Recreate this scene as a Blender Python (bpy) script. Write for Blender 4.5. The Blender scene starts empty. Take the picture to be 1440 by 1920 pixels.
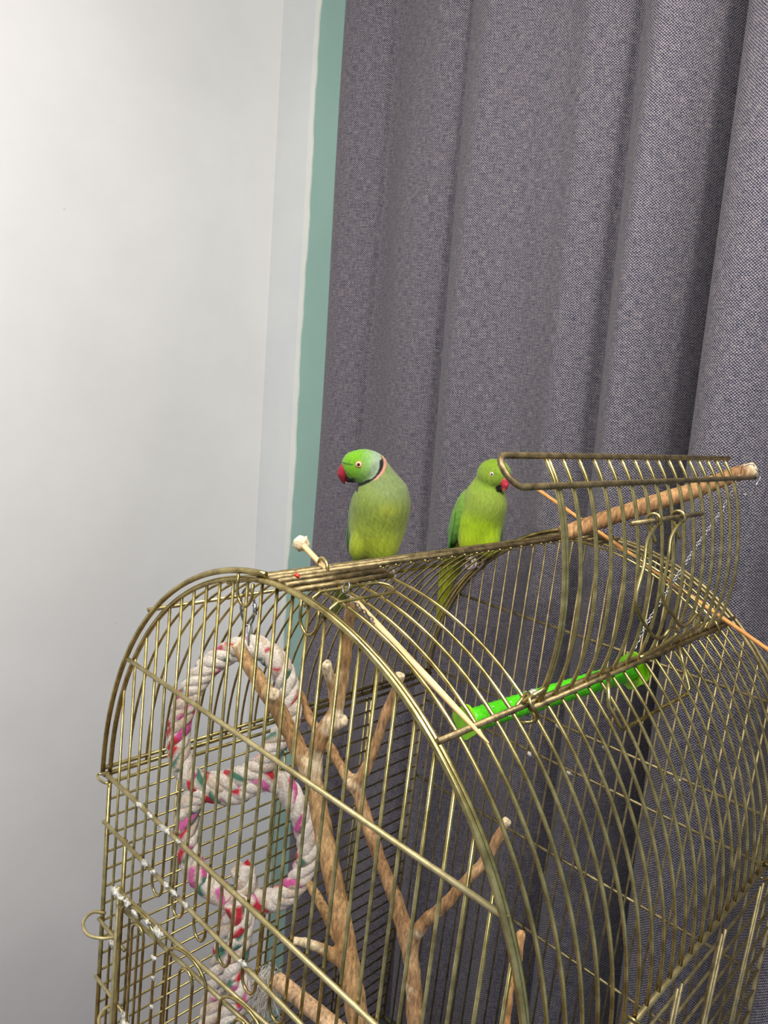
import bpy, math, random
import numpy as np
from mathutils import Vector, Matrix

sc = bpy.context.scene
col = sc.collection
random.seed(7)
rng = np.random.default_rng(7)
PI = math.pi

# ------------------------------------------------------------------ camera
# world: X runs along the cage's barrel roof, Y across it, Z up (metres)
S = 0.43                      # one modelling unit of the cage in metres
EYE = 1.80                    # height of the phone; the floor lies at -0.16
cam_d = bpy.data.cameras.new('camera')
cam = bpy.data.objects.new('camera', cam_d)
col.objects.link(cam)
cam_d.sensor_fit = 'VERTICAL'
cam_d.sensor_height = 36.0
cam_d.lens = 26.4
cam_d.clip_start = 0.02
cam.matrix_world = Matrix(((0.69134, 0.04710, -0.72099, 0.0),
                           (-0.71368, 0.20023, -0.67125, 0.0),
                           (0.11275, 0.97862, 0.17204, EYE),
                           (0, 0, 0, 1)))
sc.camera = cam

# ------------------------------------------------------------------ world and lights
w = bpy.data.worlds.new('world')
sc.world = w
w.use_nodes = True
w.node_tree.nodes['Background'].inputs[0].default_value = (0.62, 0.72, 1.0, 1)
w.node_tree.nodes['Background'].inputs[1].default_value = 0.54

def area_lamp(name, loc, target, size, power, color):
    d = bpy.data.lights.new(name, 'AREA')
    d.shape = 'DISK'
    d.size = size
    d.energy = power
    d.color = color
    o = bpy.data.objects.new(name, d)
    o.location = loc
    o.rotation_euler = (Vector(target) - Vector(loc)).to_track_quat('-Z', 'Y').to_euler()
    col.objects.link(o)
    return o

def bulb(loc, radius, power, color):
    d = bpy.data.lights.new('ceiling_bulb', 'POINT')
    d.shadow_soft_size = radius
    d.energy = power
    d.color = color
    o = bpy.data.objects.new('ceiling_bulb', d)
    o.location = loc
    col.objects.link(o)

# two bulbs and an added fill lamp that brightens the wall, all above and beside the picture
bulb((0.02, 0.56, 2.62), 0.10, 28.0, (1.0, 0.95, 0.89))
bulb((0.42, -0.15, 2.62), 0.09, 32.0, (1.0, 0.95, 0.88))
area_lamp('fill_light', (-0.80, -0.40, 2.82), (-0.80, -0.40, 0.0), 0.60, 28.0, (0.97, 0.98, 1.0))
sc.view_settings.view_transform = 'Standard'
sc.view_settings.look = 'None'
sc.view_settings.exposure = 0.0
sc.view_settings.gamma = 1.0
sc.view_settings.use_curve_mapping = False

# ------------------------------------------------------------------ helpers
def U(x, y, z):
    """cage units -> metres in the room"""
    return (x * S, y * S, z * S + EYE)

def lin(r, g, b):
    """display colour 0-255 -> linear"""
    def c(v):
        v /= 255.0
        return v / 12.92 if v <= 0.04045 else ((v + 0.055) / 1.055) ** 2.4
    return (c(r), c(g), c(b), 1.0)

def tag(o, label=None, cat=None, group=None, kind=None):
    if label: o['label'] = label
    if cat: o['category'] = cat
    if group: o['group'] = group
    if kind: o['kind'] = kind
    return o

def mesh(name, V, F, smooth=True, colors=None, uv=None):
    me = bpy.data.meshes.new(name)
    me.from_pydata([tuple(map(float, v)) for v in V], [], [tuple(map(int, f)) for f in F])
    if smooth:
        me.polygons.foreach_set('use_smooth', [True] * len(me.polygons))
    if colors is not None:
        at = me.color_attributes.new('Col', 'FLOAT_COLOR', 'POINT')
        c = np.ones((len(V), 4), dtype=np.float32)
        c[:, :3] = np.asarray(colors)[:, :3]
        at.data.foreach_set('color', c.ravel())
    if uv is not None:
        l = me.uv_layers.new(name='UVMap')
        idx = np.zeros(len(me.loops), dtype=np.int32)
        me.loops.foreach_get('vertex_index', idx)
        l.data.foreach_set('uv', np.asarray(uv, dtype=np.float32)[idx].ravel())
    me.update()
    return me

def link(name, me, mat, parent=None, loc=(0, 0, 0)):
    o = bpy.data.objects.new(name, me)
    if mat is not None and len(me.materials) == 0:
        me.materials.append(mat)
    col.objects.link(o)
    o.location = loc
    if parent is not None:
        o.parent = parent
    return o

def empty(name, loc, rotz=0.0):
    o = bpy.data.objects.new(name, None)
    o.empty_display_size = 0.05
    o.location = loc
    o.rotation_euler = (0, 0, rotz)
    col.objects.link(o)
    return o

class MB:
    """collects shapes of one part"""
    def __init__(self):
        self.V, self.F, self.C = [], [], []
        self.has_c = False
    def add(self, V, F, C=None):
        b = len(self.V)
        self.V.extend([tuple(v) for v in V])
        self.F.extend([tuple(i + b for i in f) for f in F])
        if C is not None:
            self.has_c = True
            self.C.extend([tuple(c) for c in C])
        return self
    def tube(self, pts, r, sides=8, closed=False):
        return self.add(*tube(pts, r, sides, closed))
    def box(self, lo, hi):
        x0, y0, z0 = lo; x1, y1, z1 = hi
        V = [(x0,y0,z0),(x1,y0,z0),(x1,y1,z0),(x0,y1,z0),(x0,y0,z1),(x1,y0,z1),(x1,y1,z1),(x0,y1,z1)]
        F = [(0,3,2,1),(4,5,6,7),(0,1,5,4),(1,2,6,5),(2,3,7,6),(3,0,4,7)]
        return self.add(V, F)
    def mesh(self, name, smooth=True):
        return mesh(name, self.V, self.F, smooth, self.C if self.has_c else None)

def frames(P, closed=False):
    P = np.asarray(P, float)
    n = len(P)
    if closed:
        T = np.roll(P, -1, 0) - np.roll(P, 1, 0)
    else:
        T = np.gradient(P, axis=0)
    T /= np.linalg.norm(T, axis=1)[:, None] + 1e-12
    a = np.array([0, 0, 1.0]) if abs(T[0][2]) < 0.9 else np.array([1.0, 0, 0])
    N = np.zeros_like(P)
    v = a - T[0] * (a @ T[0]); v /= np.linalg.norm(v)
    N[0] = v
    for i in range(1, n):
        v = N[i-1] - T[i] * (N[i-1] @ T[i])
        N[i] = v / (np.linalg.norm(v) + 1e-12)
    if closed:                                   # spread the closing twist
        v = N[-1] - T[0] * (N[-1] @ T[0]); v /= np.linalg.norm(v)
        B0 = np.cross(T[0], N[0])
        ang = math.atan2(v @ B0, v @ N[0])
        for i in range(n):
            a_ = -ang * i / n
            B = np.cross(T[i], N[i])
            N[i] = N[i] * math.cos(a_) + B * math.sin(a_)
    return P, T, N, np.cross(T, N)

def tube(pts, r, sides=8, closed=False):
    P, T, N, B = frames(pts, closed)
    n = len(P)
    R = np.full(n, r, float) if np.isscalar(r) else np.asarray(r, float)
    a = np.arange(sides) * 2 * PI / sides
    V = (P[:, None, :] + R[:, None, None] * (np.cos(a)[None, :, None] * N[:, None, :] + np.sin(a)[None, :, None] * B[:, None, :])).reshape(-1, 3)
    F = []
    for i in range(n if closed else n - 1):
        j = (i + 1) % n
        for k in range(sides):
            l = (k + 1) % sides
            F.append((i*sides+k, i*sides+l, j*sides+l, j*sides+k))
    if not closed:
        F.append(tuple(range(sides - 1, -1, -1)))
        F.append(tuple((n-1)*sides + k for k in range(sides)))
    return V, F

def spline(pts, n=12, closed=False):
    P = np.asarray(pts, float)
    m = len(P)
    out = []
    rg = range(m if closed else m - 1)
    for i in rg:
        if closed:
            p0, p1, p2, p3 = P[(i-1) % m], P[i], P[(i+1) % m], P[(i+2) % m]
        else:
            p1, p2 = P[i], P[i+1]
            p0 = P[i-1] if i > 0 else 2*p1 - p2
            p3 = P[i+2] if i+2 < m else 2*p2 - p1
        for t in np.arange(n) / n:
            out.append(0.5*((2*p1) + (-p0+p2)*t + (2*p0-5*p1+4*p2-p3)*t*t + (-p0+3*p1-3*p2+p3)*t**3))
    if not closed:
        out.append(P[-1])
    return np.array(out)

def resample(P, step, closed=False):
    P = np.asarray(P, float)
    if closed:
        P = np.vstack([P, P[:1]])
    s = np.concatenate([[0], np.cumsum(np.linalg.norm(np.diff(P[:, :3], axis=0), axis=1))])
    n = max(3, int(s[-1] / step))
    q = np.linspace(0, s[-1], n, endpoint=not closed)
    return np.stack([np.interp(q, s, P[:, k]) for k in range(P.shape[1])], 1), s[-1]

# ---- signed-distance modelling: one continuous skin over blended volumes
def smin(a, b, k):
    h = np.clip(0.5 + 0.5*(b-a)/k, 0, 1)
    return b*(1-h) + a*h - k*h*(1-h)

def sd_ell(P, c, r, rot=None):
    q = P - np.asarray(c)
    if rot is not None:
        q = q @ np.asarray(rot)
    r = np.asarray(r, float)
    k0 = np.linalg.norm(q / r, axis=1)
    k1 = np.linalg.norm(q / (r*r), axis=1) + 1e-9
    return k0*(k0-1)/k1

def sd_cone(P, a, b, ra, rb):
    a = np.asarray(a); b = np.asarray(b)
    ab = b - a
    t = np.clip(((P-a) @ ab) / (ab @ ab + 1e-12), 0, 1)
    return np.linalg.norm(P - a - t[:, None]*ab, axis=1) - (ra + (rb-ra)*t)

def skin(f, lo, hi, h):
    """surface nets over f(points)"""
    lo = np.asarray(lo, float); hi = np.asarray(hi, float)
    n = np.ceil((hi-lo)/h).astype(int) + 1
    ax = [lo[i] + h*np.arange(n[i]) for i in range(3)]
    G = np.stack(np.meshgrid(*ax, indexing='ij'), -1)
    # coarse pass first, fine values only near the surface
    k = 4
    C_ = G[k//2::k, k//2::k, k//2::k]
    if min(C_.shape[:3]) > 2:
        Dc = f(C_.reshape(-1, 3)).reshape(C_.shape[:3])
        D = Dc
        for i in range(3):
            D = np.repeat(D, k, axis=i)
            if D.shape[i] < n[i]:
                D = np.concatenate([D, np.repeat(np.take(D, [-1], axis=i), n[i]-D.shape[i], axis=i)], axis=i)
        D = D[:n[0], :n[1], :n[2]].copy()
        near = np.abs(D) < 6.5*h
        near[-k:] = True; near[:, -k:] = True; near[:, :, -k:] = True
        D[near] = f(G[near])
    else:
        D = f(G.reshape(-1, 3)).reshape(n)
    cn = n - 1
    acc = np.zeros((*cn, 3)); cnt = np.zeros(cn)
    sl = lambda o, k: slice(o, o + k)
    for axis in range(3):
        o1, o2 = [i for i in range(3) if i != axis]
        for u in (0, 1):
            for v in (0, 1):
                off = [0, 0, 0]; off[o1] = u; off[o2] = v
                A = D[sl(off[0], cn[0]), sl(off[1], cn[1]), sl(off[2], cn[2])]
                off2 = list(off); off2[axis] = 1
                Bv = D[sl(off2[0], cn[0]), sl(off2[1], cn[1]), sl(off2[2], cn[2])]
                m = (A < 0) != (Bv < 0)
                t = np.where(m, A/(A - Bv + 1e-20), 0)
                p = np.zeros((*cn, 3))
                p[..., o1] = u; p[..., o2] = v; p[..., axis] = t
                acc += p*m[..., None]; cnt += m
    act = cnt > 0
    idx = -np.ones(cn, int)
    idx[act] = np.arange(act.sum())
    ijk = np.argwhere(act)
    V = lo + h*(ijk + acc[act]/cnt[act][:, None])
    F = []
    for axis in range(3):
        o1, o2 = [(1, 2), (2, 0), (0, 1)][axis]
        s0 = [slice(None)]*3; s1 = [slice(None)]*3
        s0[axis] = slice(0, n[axis]-1); s1[axis] = slice(1, n[axis])
        A, Bv = D[tuple(s0)], D[tuple(s1)]
        m = (A < 0) != (Bv < 0)
        E = np.argwhere(m)
        E = E[(E[:, o1] > 0) & (E[:, o2] > 0) & (E[:, o1] < cn[o1]) & (E[:, o2] < cn[o2])]
        neg = A[tuple(E.T)] < 0
        def cell(d1, d2):
            q = E.copy(); q[:, o1] += d1; q[:, o2] += d2
            return idx[tuple(q.T)]
        a, b, c, d = cell(-1, -1), cell(0, -1), cell(0, 0), cell(-1, 0)
        Q = np.where(neg[:, None], np.stack([a, b, c, d], 1), np.stack([d, c, b, a], 1))
        F.append(Q[(Q >= 0).all(1)])
    return V, np.concatenate(F)

# ------------------------------------------------------------------ materials
def mat(name):
    m = bpy.data.materials.new(name)
    m.use_nodes = True
    return m, m.node_tree.nodes, m.node_tree.links, m.node_tree.nodes['Principled BSDF']

def noise_node(N, L, scale, detail=3.0, rough=0.6, vec=None):
    n = N.new('ShaderNodeTexNoise')
    n.inputs['Scale'].default_value = scale
    n.inputs['Detail'].default_value = detail
    n.inputs['Roughness'].default_value = rough
    if vec is not None: L.new(vec, n.inputs['Vector'])
    return n

def ramp(N, L, src, stops):
    r = N.new('ShaderNodeValToRGB')
    e = r.color_ramp.elements
    e[0].position, e[0].color = stops[0]
    e[1].position, e[1].color = stops[-1]
    for p, c in stops[1:-1]:
        x = e.new(p); x.color = c
    L.new(src, r.inputs[0])
    return r

def bump(N, L, b, src, strength, dist):
    n = N.new('ShaderNodeBump')
    n.inputs['Strength'].default_value = strength
    n.inputs['Distance'].default_value = dist
    L.new(src, n.inputs['Height'])
    L.new(n.outputs[0], b.inputs['Normal'])
    return n

def coords(N, kind='Object', scale=None, L=None):
    t = N.new('ShaderNodeTexCoord')
    if scale is None: return t.outputs[kind]
    mp = N.new('ShaderNodeMapping')
    mp.inputs['Scale'].default_value = scale
    L.new(t.outputs[kind], mp.inputs[0])
    return mp.outputs[0]

def noisy(name, c1, c2, scale, rough, metallic=0.0, bstr=0.2, bdist=0.001, detail=4.0, mid=(0.35, 0.65), stretch=None, spec=0.5):
    m, N, L, b = mat(name)
    v = coords(N, 'Object', stretch or (1, 1, 1), L)
    n = noise_node(N, L, scale, detail, 0.6, v)
    r = ramp(N, L, n.outputs[0], [(mid[0], c1), (mid[1], c2)])
    L.new(r.outputs[0], b.inputs['Base Color'])
    b.inputs['Roughness'].default_value = rough
    b.inputs['Metallic'].default_value = metallic
    b.inputs['Specular IOR Level'].default_value = spec
    if bstr: bump(N, L, b, n.outputs[0], bstr, bdist)
    return m

def vcol(name, rough, nscale, nmix, bstr, bdist, stretch=(1, 1, 1), detail=5.0, spec=0.3, sheen=0.0):
    m, N, L, b = mat(name)
    a = N.new('ShaderNodeAttribute'); a.attribute_name = 'Col'
    v = coords(N, 'Object', stretch, L)
    n = noise_node(N, L, nscale, detail, 0.65, v)
    r = ramp(N, L, n.outputs[0], [(0.3, (1-nmix, 1-nmix, 1-nmix, 1)), (0.7, (1+nmix, 1+nmix, 1+nmix, 1))])
    mx = N.new('ShaderNodeMix'); mx.data_type = 'RGBA'; mx.blend_type = 'MULTIPLY'
    mx.inputs[0].default_value = 1.0
    L.new(a.outputs['Color'], mx.inputs[6]); L.new(r.outputs[0], mx.inputs[7])
    L.new(mx.outputs[2], b.inputs['Base Color'])
    b.inputs['Roughness'].default_value = rough
    b.inputs['Specular IOR Level'].default_value = spec
    b.inputs['Sheen Weight'].default_value = sheen
    bump(N, L, b, n.outputs[0], bstr, bdist)
    return m

M = {}
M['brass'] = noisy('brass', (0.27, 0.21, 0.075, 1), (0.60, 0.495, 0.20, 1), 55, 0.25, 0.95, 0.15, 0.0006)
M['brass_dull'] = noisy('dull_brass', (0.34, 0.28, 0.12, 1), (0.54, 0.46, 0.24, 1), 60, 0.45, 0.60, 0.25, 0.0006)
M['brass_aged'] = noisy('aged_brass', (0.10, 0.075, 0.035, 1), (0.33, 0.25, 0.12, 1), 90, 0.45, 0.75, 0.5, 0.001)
M['brass_shaded'] = noisy('shaded_brass', (0.17, 0.135, 0.065, 1), (0.34, 0.275, 0.135, 1), 70, 0.42, 0.7, 0.3, 0.0006)  # darkened copy of the brass: shade of the far panel put into its colour
M['steel'] = noisy('steel', (0.45, 0.45, 0.46, 1), (0.62, 0.62, 0.62, 1), 60, 0.25, 1.0, 0.1, 0.0004)
M['steel_dark'] = noisy('dark_steel', (0.16, 0.16, 0.15, 1), (0.33, 0.33, 0.31, 1), 60, 0.35, 1.0, 0.1, 0.0004)
M['dropping'] = noisy('dropping', (0.30, 0.28, 0.22, 1), (0.82, 0.80, 0.70, 1), 220, 0.85, 0.0, 0.6, 0.001)
M['wood'] = vcol('bark', 0.75, 260, 0.62, 1.0, 0.0022, (1.0, 1.0, 0.25))
M['stick'] = noisy('bamboo_skewer', lin(212, 172, 112), lin(238, 204, 148), 45, 0.55, 0, 0.15, 0.0006, stretch=(1, 0.25, 0.4))
M['stick_orange'] = noisy('orange_skewer', lin(205, 140, 70), lin(232, 172, 98), 45, 0.55, 0, 0.15, 0.0006, stretch=(1, 0.25, 0.4))
M['pith'] = noisy('pith', lin(214, 192, 150), lin(243, 228, 192), 240, 0.9, 0, 0.8, 0.002)
M['green_plastic'] = noisy('green_plastic', lin(62, 176, 12), lin(84, 206, 24), 300, 0.30, 0, 0.25, 0.0006)
M['rope'] = vcol('cotton_rope', 0.92, 330, 0.30, 1.0, 0.0020, (1, 1, 1), 6.0, 0.1, 0.2)
M['fuzz'] = noisy('cotton_fuzz', lin(205, 195, 180), lin(235, 228, 215), 80, 0.95, 0, 0.0)
M['feather'] = vcol('feathers', 0.75, 260, 0.22, 0.8, 0.0022, (1, 1, 0.3), 6.0, 0.25, 0.15)
M['beak'] = vcol('beak', 0.42, 200, 0.18, 0.35, 0.0008)
M['black'] = noisy('pupil', (0.004, 0.004, 0.004, 1), (0.008, 0.007, 0.006, 1), 20, 0.08, 0, 0)
M['iris'] = noisy('iris', lin(232, 196, 150), lin(240, 214, 176), 300, 0.35, 0, 0)
M['eye_ring'] = noisy('eye_ring', lin(214, 112, 56), lin(232, 146, 86), 300, 0.5, 0, 0)
M['iris_pale'] = noisy('pale_iris', lin(222, 208, 196), lin(236, 226, 216), 300, 0.35, 0, 0)
M['eye_ring_pink'] = noisy('pink_eye_ring', lin(222, 160, 130), lin(232, 176, 148), 300, 0.5, 0, 0)
M['foot'] = noisy('grey_foot', lin(128, 118, 116), lin(196, 182, 176), 300, 0.7, 0, 0.4, 0.0008)
M['red_bit'] = noisy('red_bit', lin(190, 30, 10), lin(228, 62, 24), 200, 0.4, 0, 0.2, 0.001)
M['tray'] = noisy('tray_plastic', lin(52, 54, 52), lin(66, 68, 66), 60, 0.5, 0, 0.05)

# lime plastic lets a little light through
m, N, L, b = mat('lime_plastic')
n = noise_node(N, L, 120, 2, 0.5, coords(N))
r = ramp(N, L, n.outputs[0], [(0.3, lin(120, 205, 10)), (0.7, lin(160, 228, 24))])
L.new(r.outputs[0], b.inputs['Base Color'])
b.inputs['Roughness'].default_value = 0.22
b.inputs['Transmission Weight'].default_value = 0.35
M['lime'] = m

# painted walls
def plaster(name, c1, c2, marks=False):
    m, N, L, b = mat(name)
    v = coords(N)
    n1 = noise_node(N, L, 3.0, 4, 0.6, v)
    r1 = ramp(N, L, n1.outputs[0], [(0.35, c1), (0.65, c2)])
    out = r1.outputs[0]
    if marks:                                    # a few small scuffs and specks
        vo = N.new('ShaderNodeTexVoronoi'); vo.inputs['Scale'].default_value = 9.0
        L.new(v, vo.inputs['Vector'])
        rr = ramp(N, L, vo.outputs['Distance'], [(0.018, (0.62, 0.6, 0.57, 1)), (0.035, (1, 1, 1, 1))])
        mx = N.new('ShaderNodeMix'); mx.data_type = 'RGBA'; mx.blend_type = 'MULTIPLY'; mx.inputs[0].default_value = 0.35
        L.new(out, mx.inputs[6]); L.new(rr.outputs[0], mx.inputs[7])
        out = mx.outputs[2]
    L.new(out, b.inputs['Base Color'])
    b.inputs['Roughness'].default_value = 0.6
    b.inputs['Specular IOR Level'].default_value = 0.3
    n2 = noise_node(N, L, 60.0, 3, 0.5, v)
    bump(N, L, b, n2.outputs[0], 0.12, 0.002)
    return m
M['white_wall'] = plaster('white_wall', lin(226, 225, 222), lin(233, 232, 229), True)
M['paper_strip'] = plaster('paper_strip', lin(214, 217, 216), lin(222, 224, 222))
M['paper_edge'] = plaster('paper_edge', lin(222, 225, 217), lin(230, 232, 224))
M['teal_wall'] = plaster('teal_wall', lin(148, 182, 170), lin(154, 187, 175))
M['floor'] = noisy('floor_laminate', lin(120, 92, 66), lin(150, 118, 86), 6, 0.4, 0, 0.1, 0.001, stretch=(1, 8, 1))
M['ceiling'] = plaster('ceiling_paint', lin(236, 236, 234), lin(240, 240, 238))

# woven curtain cloth: basket weave of dark and pale yarn, drawn on the cloth's own UV in metres
m, N, L, b = mat('woven_cloth')
uvn = N.new('ShaderNodeUVMap'); uvn.uv_map = 'UVMap'
def math_(op, a, bb=None):
    n = N.new('ShaderNodeMath'); n.operation = op
    for i, s in enumerate((a, bb)):
        if s is None: continue
        if isinstance(s, (int, float)): n.inputs[i].default_value = s
        else: L.new(s, n.inputs[i])
    return n.outputs[0]
warp = noise_node(N, L, 130, 2, 0.5, uvn.outputs[0])
sep = N.new('ShaderNodeSeparateXYZ'); L.new(uvn.outputs[0], sep.inputs[0])
wj = math_('MULTIPLY', warp.outputs[0], 0.0016)
uu = math_('ADD', sep.outputs[0], wj); vv = math_('ADD', sep.outputs[1], wj)
PER = 0.0044
su = math_('SINE', math_('MULTIPLY', uu, 2*PI/PER)); sv = math_('SINE', math_('MULTIPLY', vv, 2*PI/PER))
weave = math_('ADD', math_('MULTIPLY', math_('MULTIPLY', su, sv), 0.5), 0.5)
def stretched(sx, sy, scale, det=2):
    mp = N.new('ShaderNodeMapping'); mp.inputs['Scale'].default_value = (sx, sy, 1)
    L.new(uvn.outputs[0], mp.inputs[0])
    return noise_node(N, L, scale, det, 0.6, mp.outputs[0]).outputs[0]
slub_h = stretched(0.12, 1.0, 520); slub_v = stretched(1.0, 0.10, 520)
mixv = math_('ADD', math_('MULTIPLY', weave, 0.55), math_('ADD', math_('MULTIPLY', slub_h, 0.45), math_('MULTIPLY', slub_v, 0.35)))
r = ramp(N, L, mixv, [(0.32, lin(22, 24, 36)), (0.62, lin(64, 66, 83)), (0.95, lin(166, 155, 150))])
L.new(r.outputs[0], b.inputs['Base Color'])
b.inputs['Roughness'].default_value = 0.9
b.inputs['Specular IOR Level'].default_value = 0.15
b.inputs['Sheen Weight'].default_value = 0.1
bump(N, L, b, mixv, 0.6, 0.0012)
M['curtain'] = m

# ------------------------------------------------------------------ the room
LEAN = 0.054                  # the walls stand a touch out of plumb against the cage
def room(x, y, z):
    return U(x, y + LEAN*z, z)
ZF = (-0.16 - EYE) / S        # floor
ZC = (2.85 - EYE) / S         # ceiling
XW, YW = 3.02, 4.00           # teal wall, white wall
def struct(name, V, F, m, parent=None):
    o = link(name, mesh(name, V, F, False), m, parent)
    if parent is None: o['kind'] = 'structure'
    return o
def slab(name, corners, thick, m):
    c = [np.array(p) for p in corners]
    n = np.cross(c[1]-c[0], c[3]-c[0]); n /= np.linalg.norm(n)
    V = c + [p - n*thick for p in c]
    F = [(0,1,2,3),(7,6,5,4),(0,4,5,1),(1,5,6,2),(2,6,7,3),(3,7,4,0)]
    return struct(name, V, F, m)
slab('floor', [(-2.2,-2.2,-.16),(1.45,-2.2,-.16),(1.45,1.95,-.16),(-2.2,1.95,-.16)], 0.05, M['floor'])
slab('ceiling', [(-2.2,-2.2,2.85),(-2.2,1.95,2.85),(1.45,1.95,2.85),(1.45,-2.2,2.85)], 0.05, M['ceiling'])
slab('wall_left', [room(-5.1,YW,ZF), room(XW,YW,ZF), room(XW,YW,ZC), room(-5.1,YW,ZC)], 0.05, M['white_wall'])
wb = slab('wall_back', [room(XW,YW,ZF), room(XW,-5.0,ZF), room(XW,-5.0,ZC), room(XW,YW,ZC)], 0.05, M['teal_wall'])

# wallpaper turned round the corner onto the teal wall, cut off unevenly
def strip(name, y0f, y1f, th, m):
    V, F = [], []
    zs = np.linspace(ZF, ZC, 120)
    for z in zs:
        a, b_ = y0f(z), y1f(z)
        V += [room(XW, a, z), room(XW-th, a, z), room(XW-th, b_, z), room(XW, b_, z)]
    for i in range(len(zs)-1):
        k = 4*i
        F += [(k+1,k+2,k+6,k+5),(k,k+1,k+5,k+4),(k+2,k+3,k+7,k+6)]
    o = link(name, mesh(name, V, F, False), m); o['kind'] = 'structure'
    return o
jag = lambda z: 0.006*math.sin(z*4.1+1) + 0.0035*math.sin(z*13.7) + 0.003*math.sin(z*31.0+2)
strip('trim_1', lambda z: 3.68 + jag(z), lambda z: YW, 0.006, M['paper_strip'])
strip('trim_2', lambda z: 3.645 + jag(z), lambda z: 3.69 + 0.4*jag(z+0.2), 0.010, M['paper_edge'])

# ------------------------------------------------------------------ curtains
def curtain(name, label, base, prof, ky, seed, sway, xmax):
    ys = np.array([p[0] for p in prof])*ky; xs = np.array([p[1] for p in prof])
    P = spline(np.stack([ys, xs], 1), 16)
    P, _ = resample(np.column_stack([P, np.zeros(len(P))]), 0.008)
    arc = np.concatenate([[0], np.cumsum(np.linalg.norm(np.diff(P, axis=0), axis=1))])
    zs = np.linspace(ZC - 0.10, ZF + 0.05, 90)
    rr = np.random.default_rng(seed)
    ph = rr.uniform(0, 6, 6)
    V, UV = [], []
    for z in zs:
        t = (ZC - z) / (ZC - ZF)
        dy = sway*(0.012*np.sin(P[:, 0]*3 + z*0.9 + ph[0]) + 0.006*np.sin(z*1.7 + ph[1]))
        amp = 0.85 + 0.35*t
        dx = 0.010*np.sin(P[:, 0]*9 + z*1.3 + ph[2]) + 0.007*np.sin(P[:, 0]*15 - z*2.1 + ph[3])
        for i in range(len(P)):
            V.append(room(min(base + 1.5*P[i, 1]*amp + dx[i], xmax), P[i, 0] + dy[i], z))
            UV.append((arc[i]*S, z*S))
    n = len(P)
    F = [(j*n+i, j*n+i+1, (j+1)*n+i+1, (j+1)*n+i) for j in range(len(zs)-1) for i in range(n-1)]
    me = mesh(name, V, F, True, None, UV)
    o = link(name, me, M['curtain'])
    so = o.modifiers.new('thickness', 'SOLIDIFY'); so.thickness = 0.002
    return tag(o, label, 'curtain')
profL = [(3.20,.05),(3.175,.0),(3.09,-.055),(2.98,-.065),(2.87,-.015),(2.84,.02),(2.74,.01),(2.60,-.03),(2.47,-.045),(2.38,-.025),(2.325,.002),
         (2.27,-.045),(2.15,-.095),(2.06,-.06),(1.92,-.015),(1.78,-.03),(1.66,-.075),(1.57,-.045),(1.505,.008),(1.45,-.06),(1.35,-.13),(1.25,-.07),(1.17,.06),(1.12,.13),(1.04,.16)]
profR = [(1.16,.17),(1.12,.09),(1.09,-.02),(1.03,-.085),(.93,-.10),(.83,-.04),(.76,.03),(.68,-.05),(.56,-.10),(.45,-.04),(.38,.03),(.28,-.07),(.12,-.10),(0,.0),
         (-.1,.03),(-.22,-.07),(-.4,-.09),(-.52,.03),(-.7,-.08),(-.9,-.05)]
curtain('curtain', 'dark grey woven curtain panel hanging beside the teal strip of wall', 2.86, profL, 1.021, 3, 1.0, 3.005)
curtain('curtain', 'dark grey woven curtain panel overlapping the other, away from the teal strip', 2.77, profR, 0.99, 5, 1.0, 2.960)

# ------------------------------------------------------------------ the cage
X0, X1 = 1.0, 2.44                    # end panels
YC, ZS = 1.18, -1.222                 # roof centre line, springing of the roof
EA, EB = 0.725, 0.765                 # half-width and height of the barrel roof
YN, YF = YC - EA, YC + EA             # near and far long side
ZB = -2.95                            # bottom of the wires
PITCH = 0.0576
RW = 0.0017                           # bar radius in metres
def arc(x, a0, a1, n, a=EA, b_=EB):
    """points along the roof curve, 0 = near side, 90 = ridge, 180 = far side"""
    return [U(x, YC - a*math.cos(math.radians(t)), ZS + b_*math.sin(math.radians(t))) for t in np.linspace(a0, a1, n)]
def top_z(y, a=EA, b_=EB):
    return ZS + b_*math.sqrt(max(0.0, 1 - ((y-YC)/a)**2))

base_loc = U((X0+X1)/2, YC, ZF)
cage = tag(empty('birdcage', base_loc), 'brass wire birdcage with barrel roof and its roof door swung open', 'birdcage')
back = tuple(-c for c in base_loc)
def part(name, mb, m, smooth=True):
    return link(name, mb.mesh(name, smooth), m, cage, back)
def wire(p, q, r=RW, sides=8):
    return MB().tube([p, q], r, sides)

# --- end panels: arch frame and cross bars; upright bars are children
KY = [1.217 + 0.0528*k for k in range(-14, 14)]
def end_panel(x, cross, near):
    mb = MB()
    mb.tube(arc(x, 0, 180, 73), 0.0030, 8)
    mb.tube(arc(x - 0.016 if near else x + 0.016, 0, 97 if near else 180, 50, EA+.006, EB+.006), 0.0030, 8)
    for y in (YN, YF):
        mb.tube([U(x, y, ZS), U(x, y, ZB)], 0.0030, 8)
    for z, y0, y1, r in cross:
        mb.tube([U(x - 0.011*(1 if near else -1), y0, z), U(x - 0.011*(1 if near else -1), y1, z)], r, 8)
    return part('end_panel', mb, M['brass'] if near else M['brass_shaded'])
def ell_y(z):
    return EA*math.sqrt(max(0, 1 - ((z-ZS)/EB)**2))
y835 = ell_y(-0.835)
near_end = end_panel(X0, [], True)
cross_near = [(-.835, YC-y835-.01, YC+y835+.01, .0026), (ZS, YN, YF, .0028), (-1.375, YN, YF, .0026), (-1.70, 1.74, YF, .0024), (-1.90, 1.72, YF, .0024), (ZB, YN, YF, .0028)]
for z, y0, y1, r in cross_near:
    link('crossbar', wire(U(X0-.012, y0, z), U(X0-.012, y1, z), r).mesh('crossbar'), M['brass_dull'], near_end)
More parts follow.
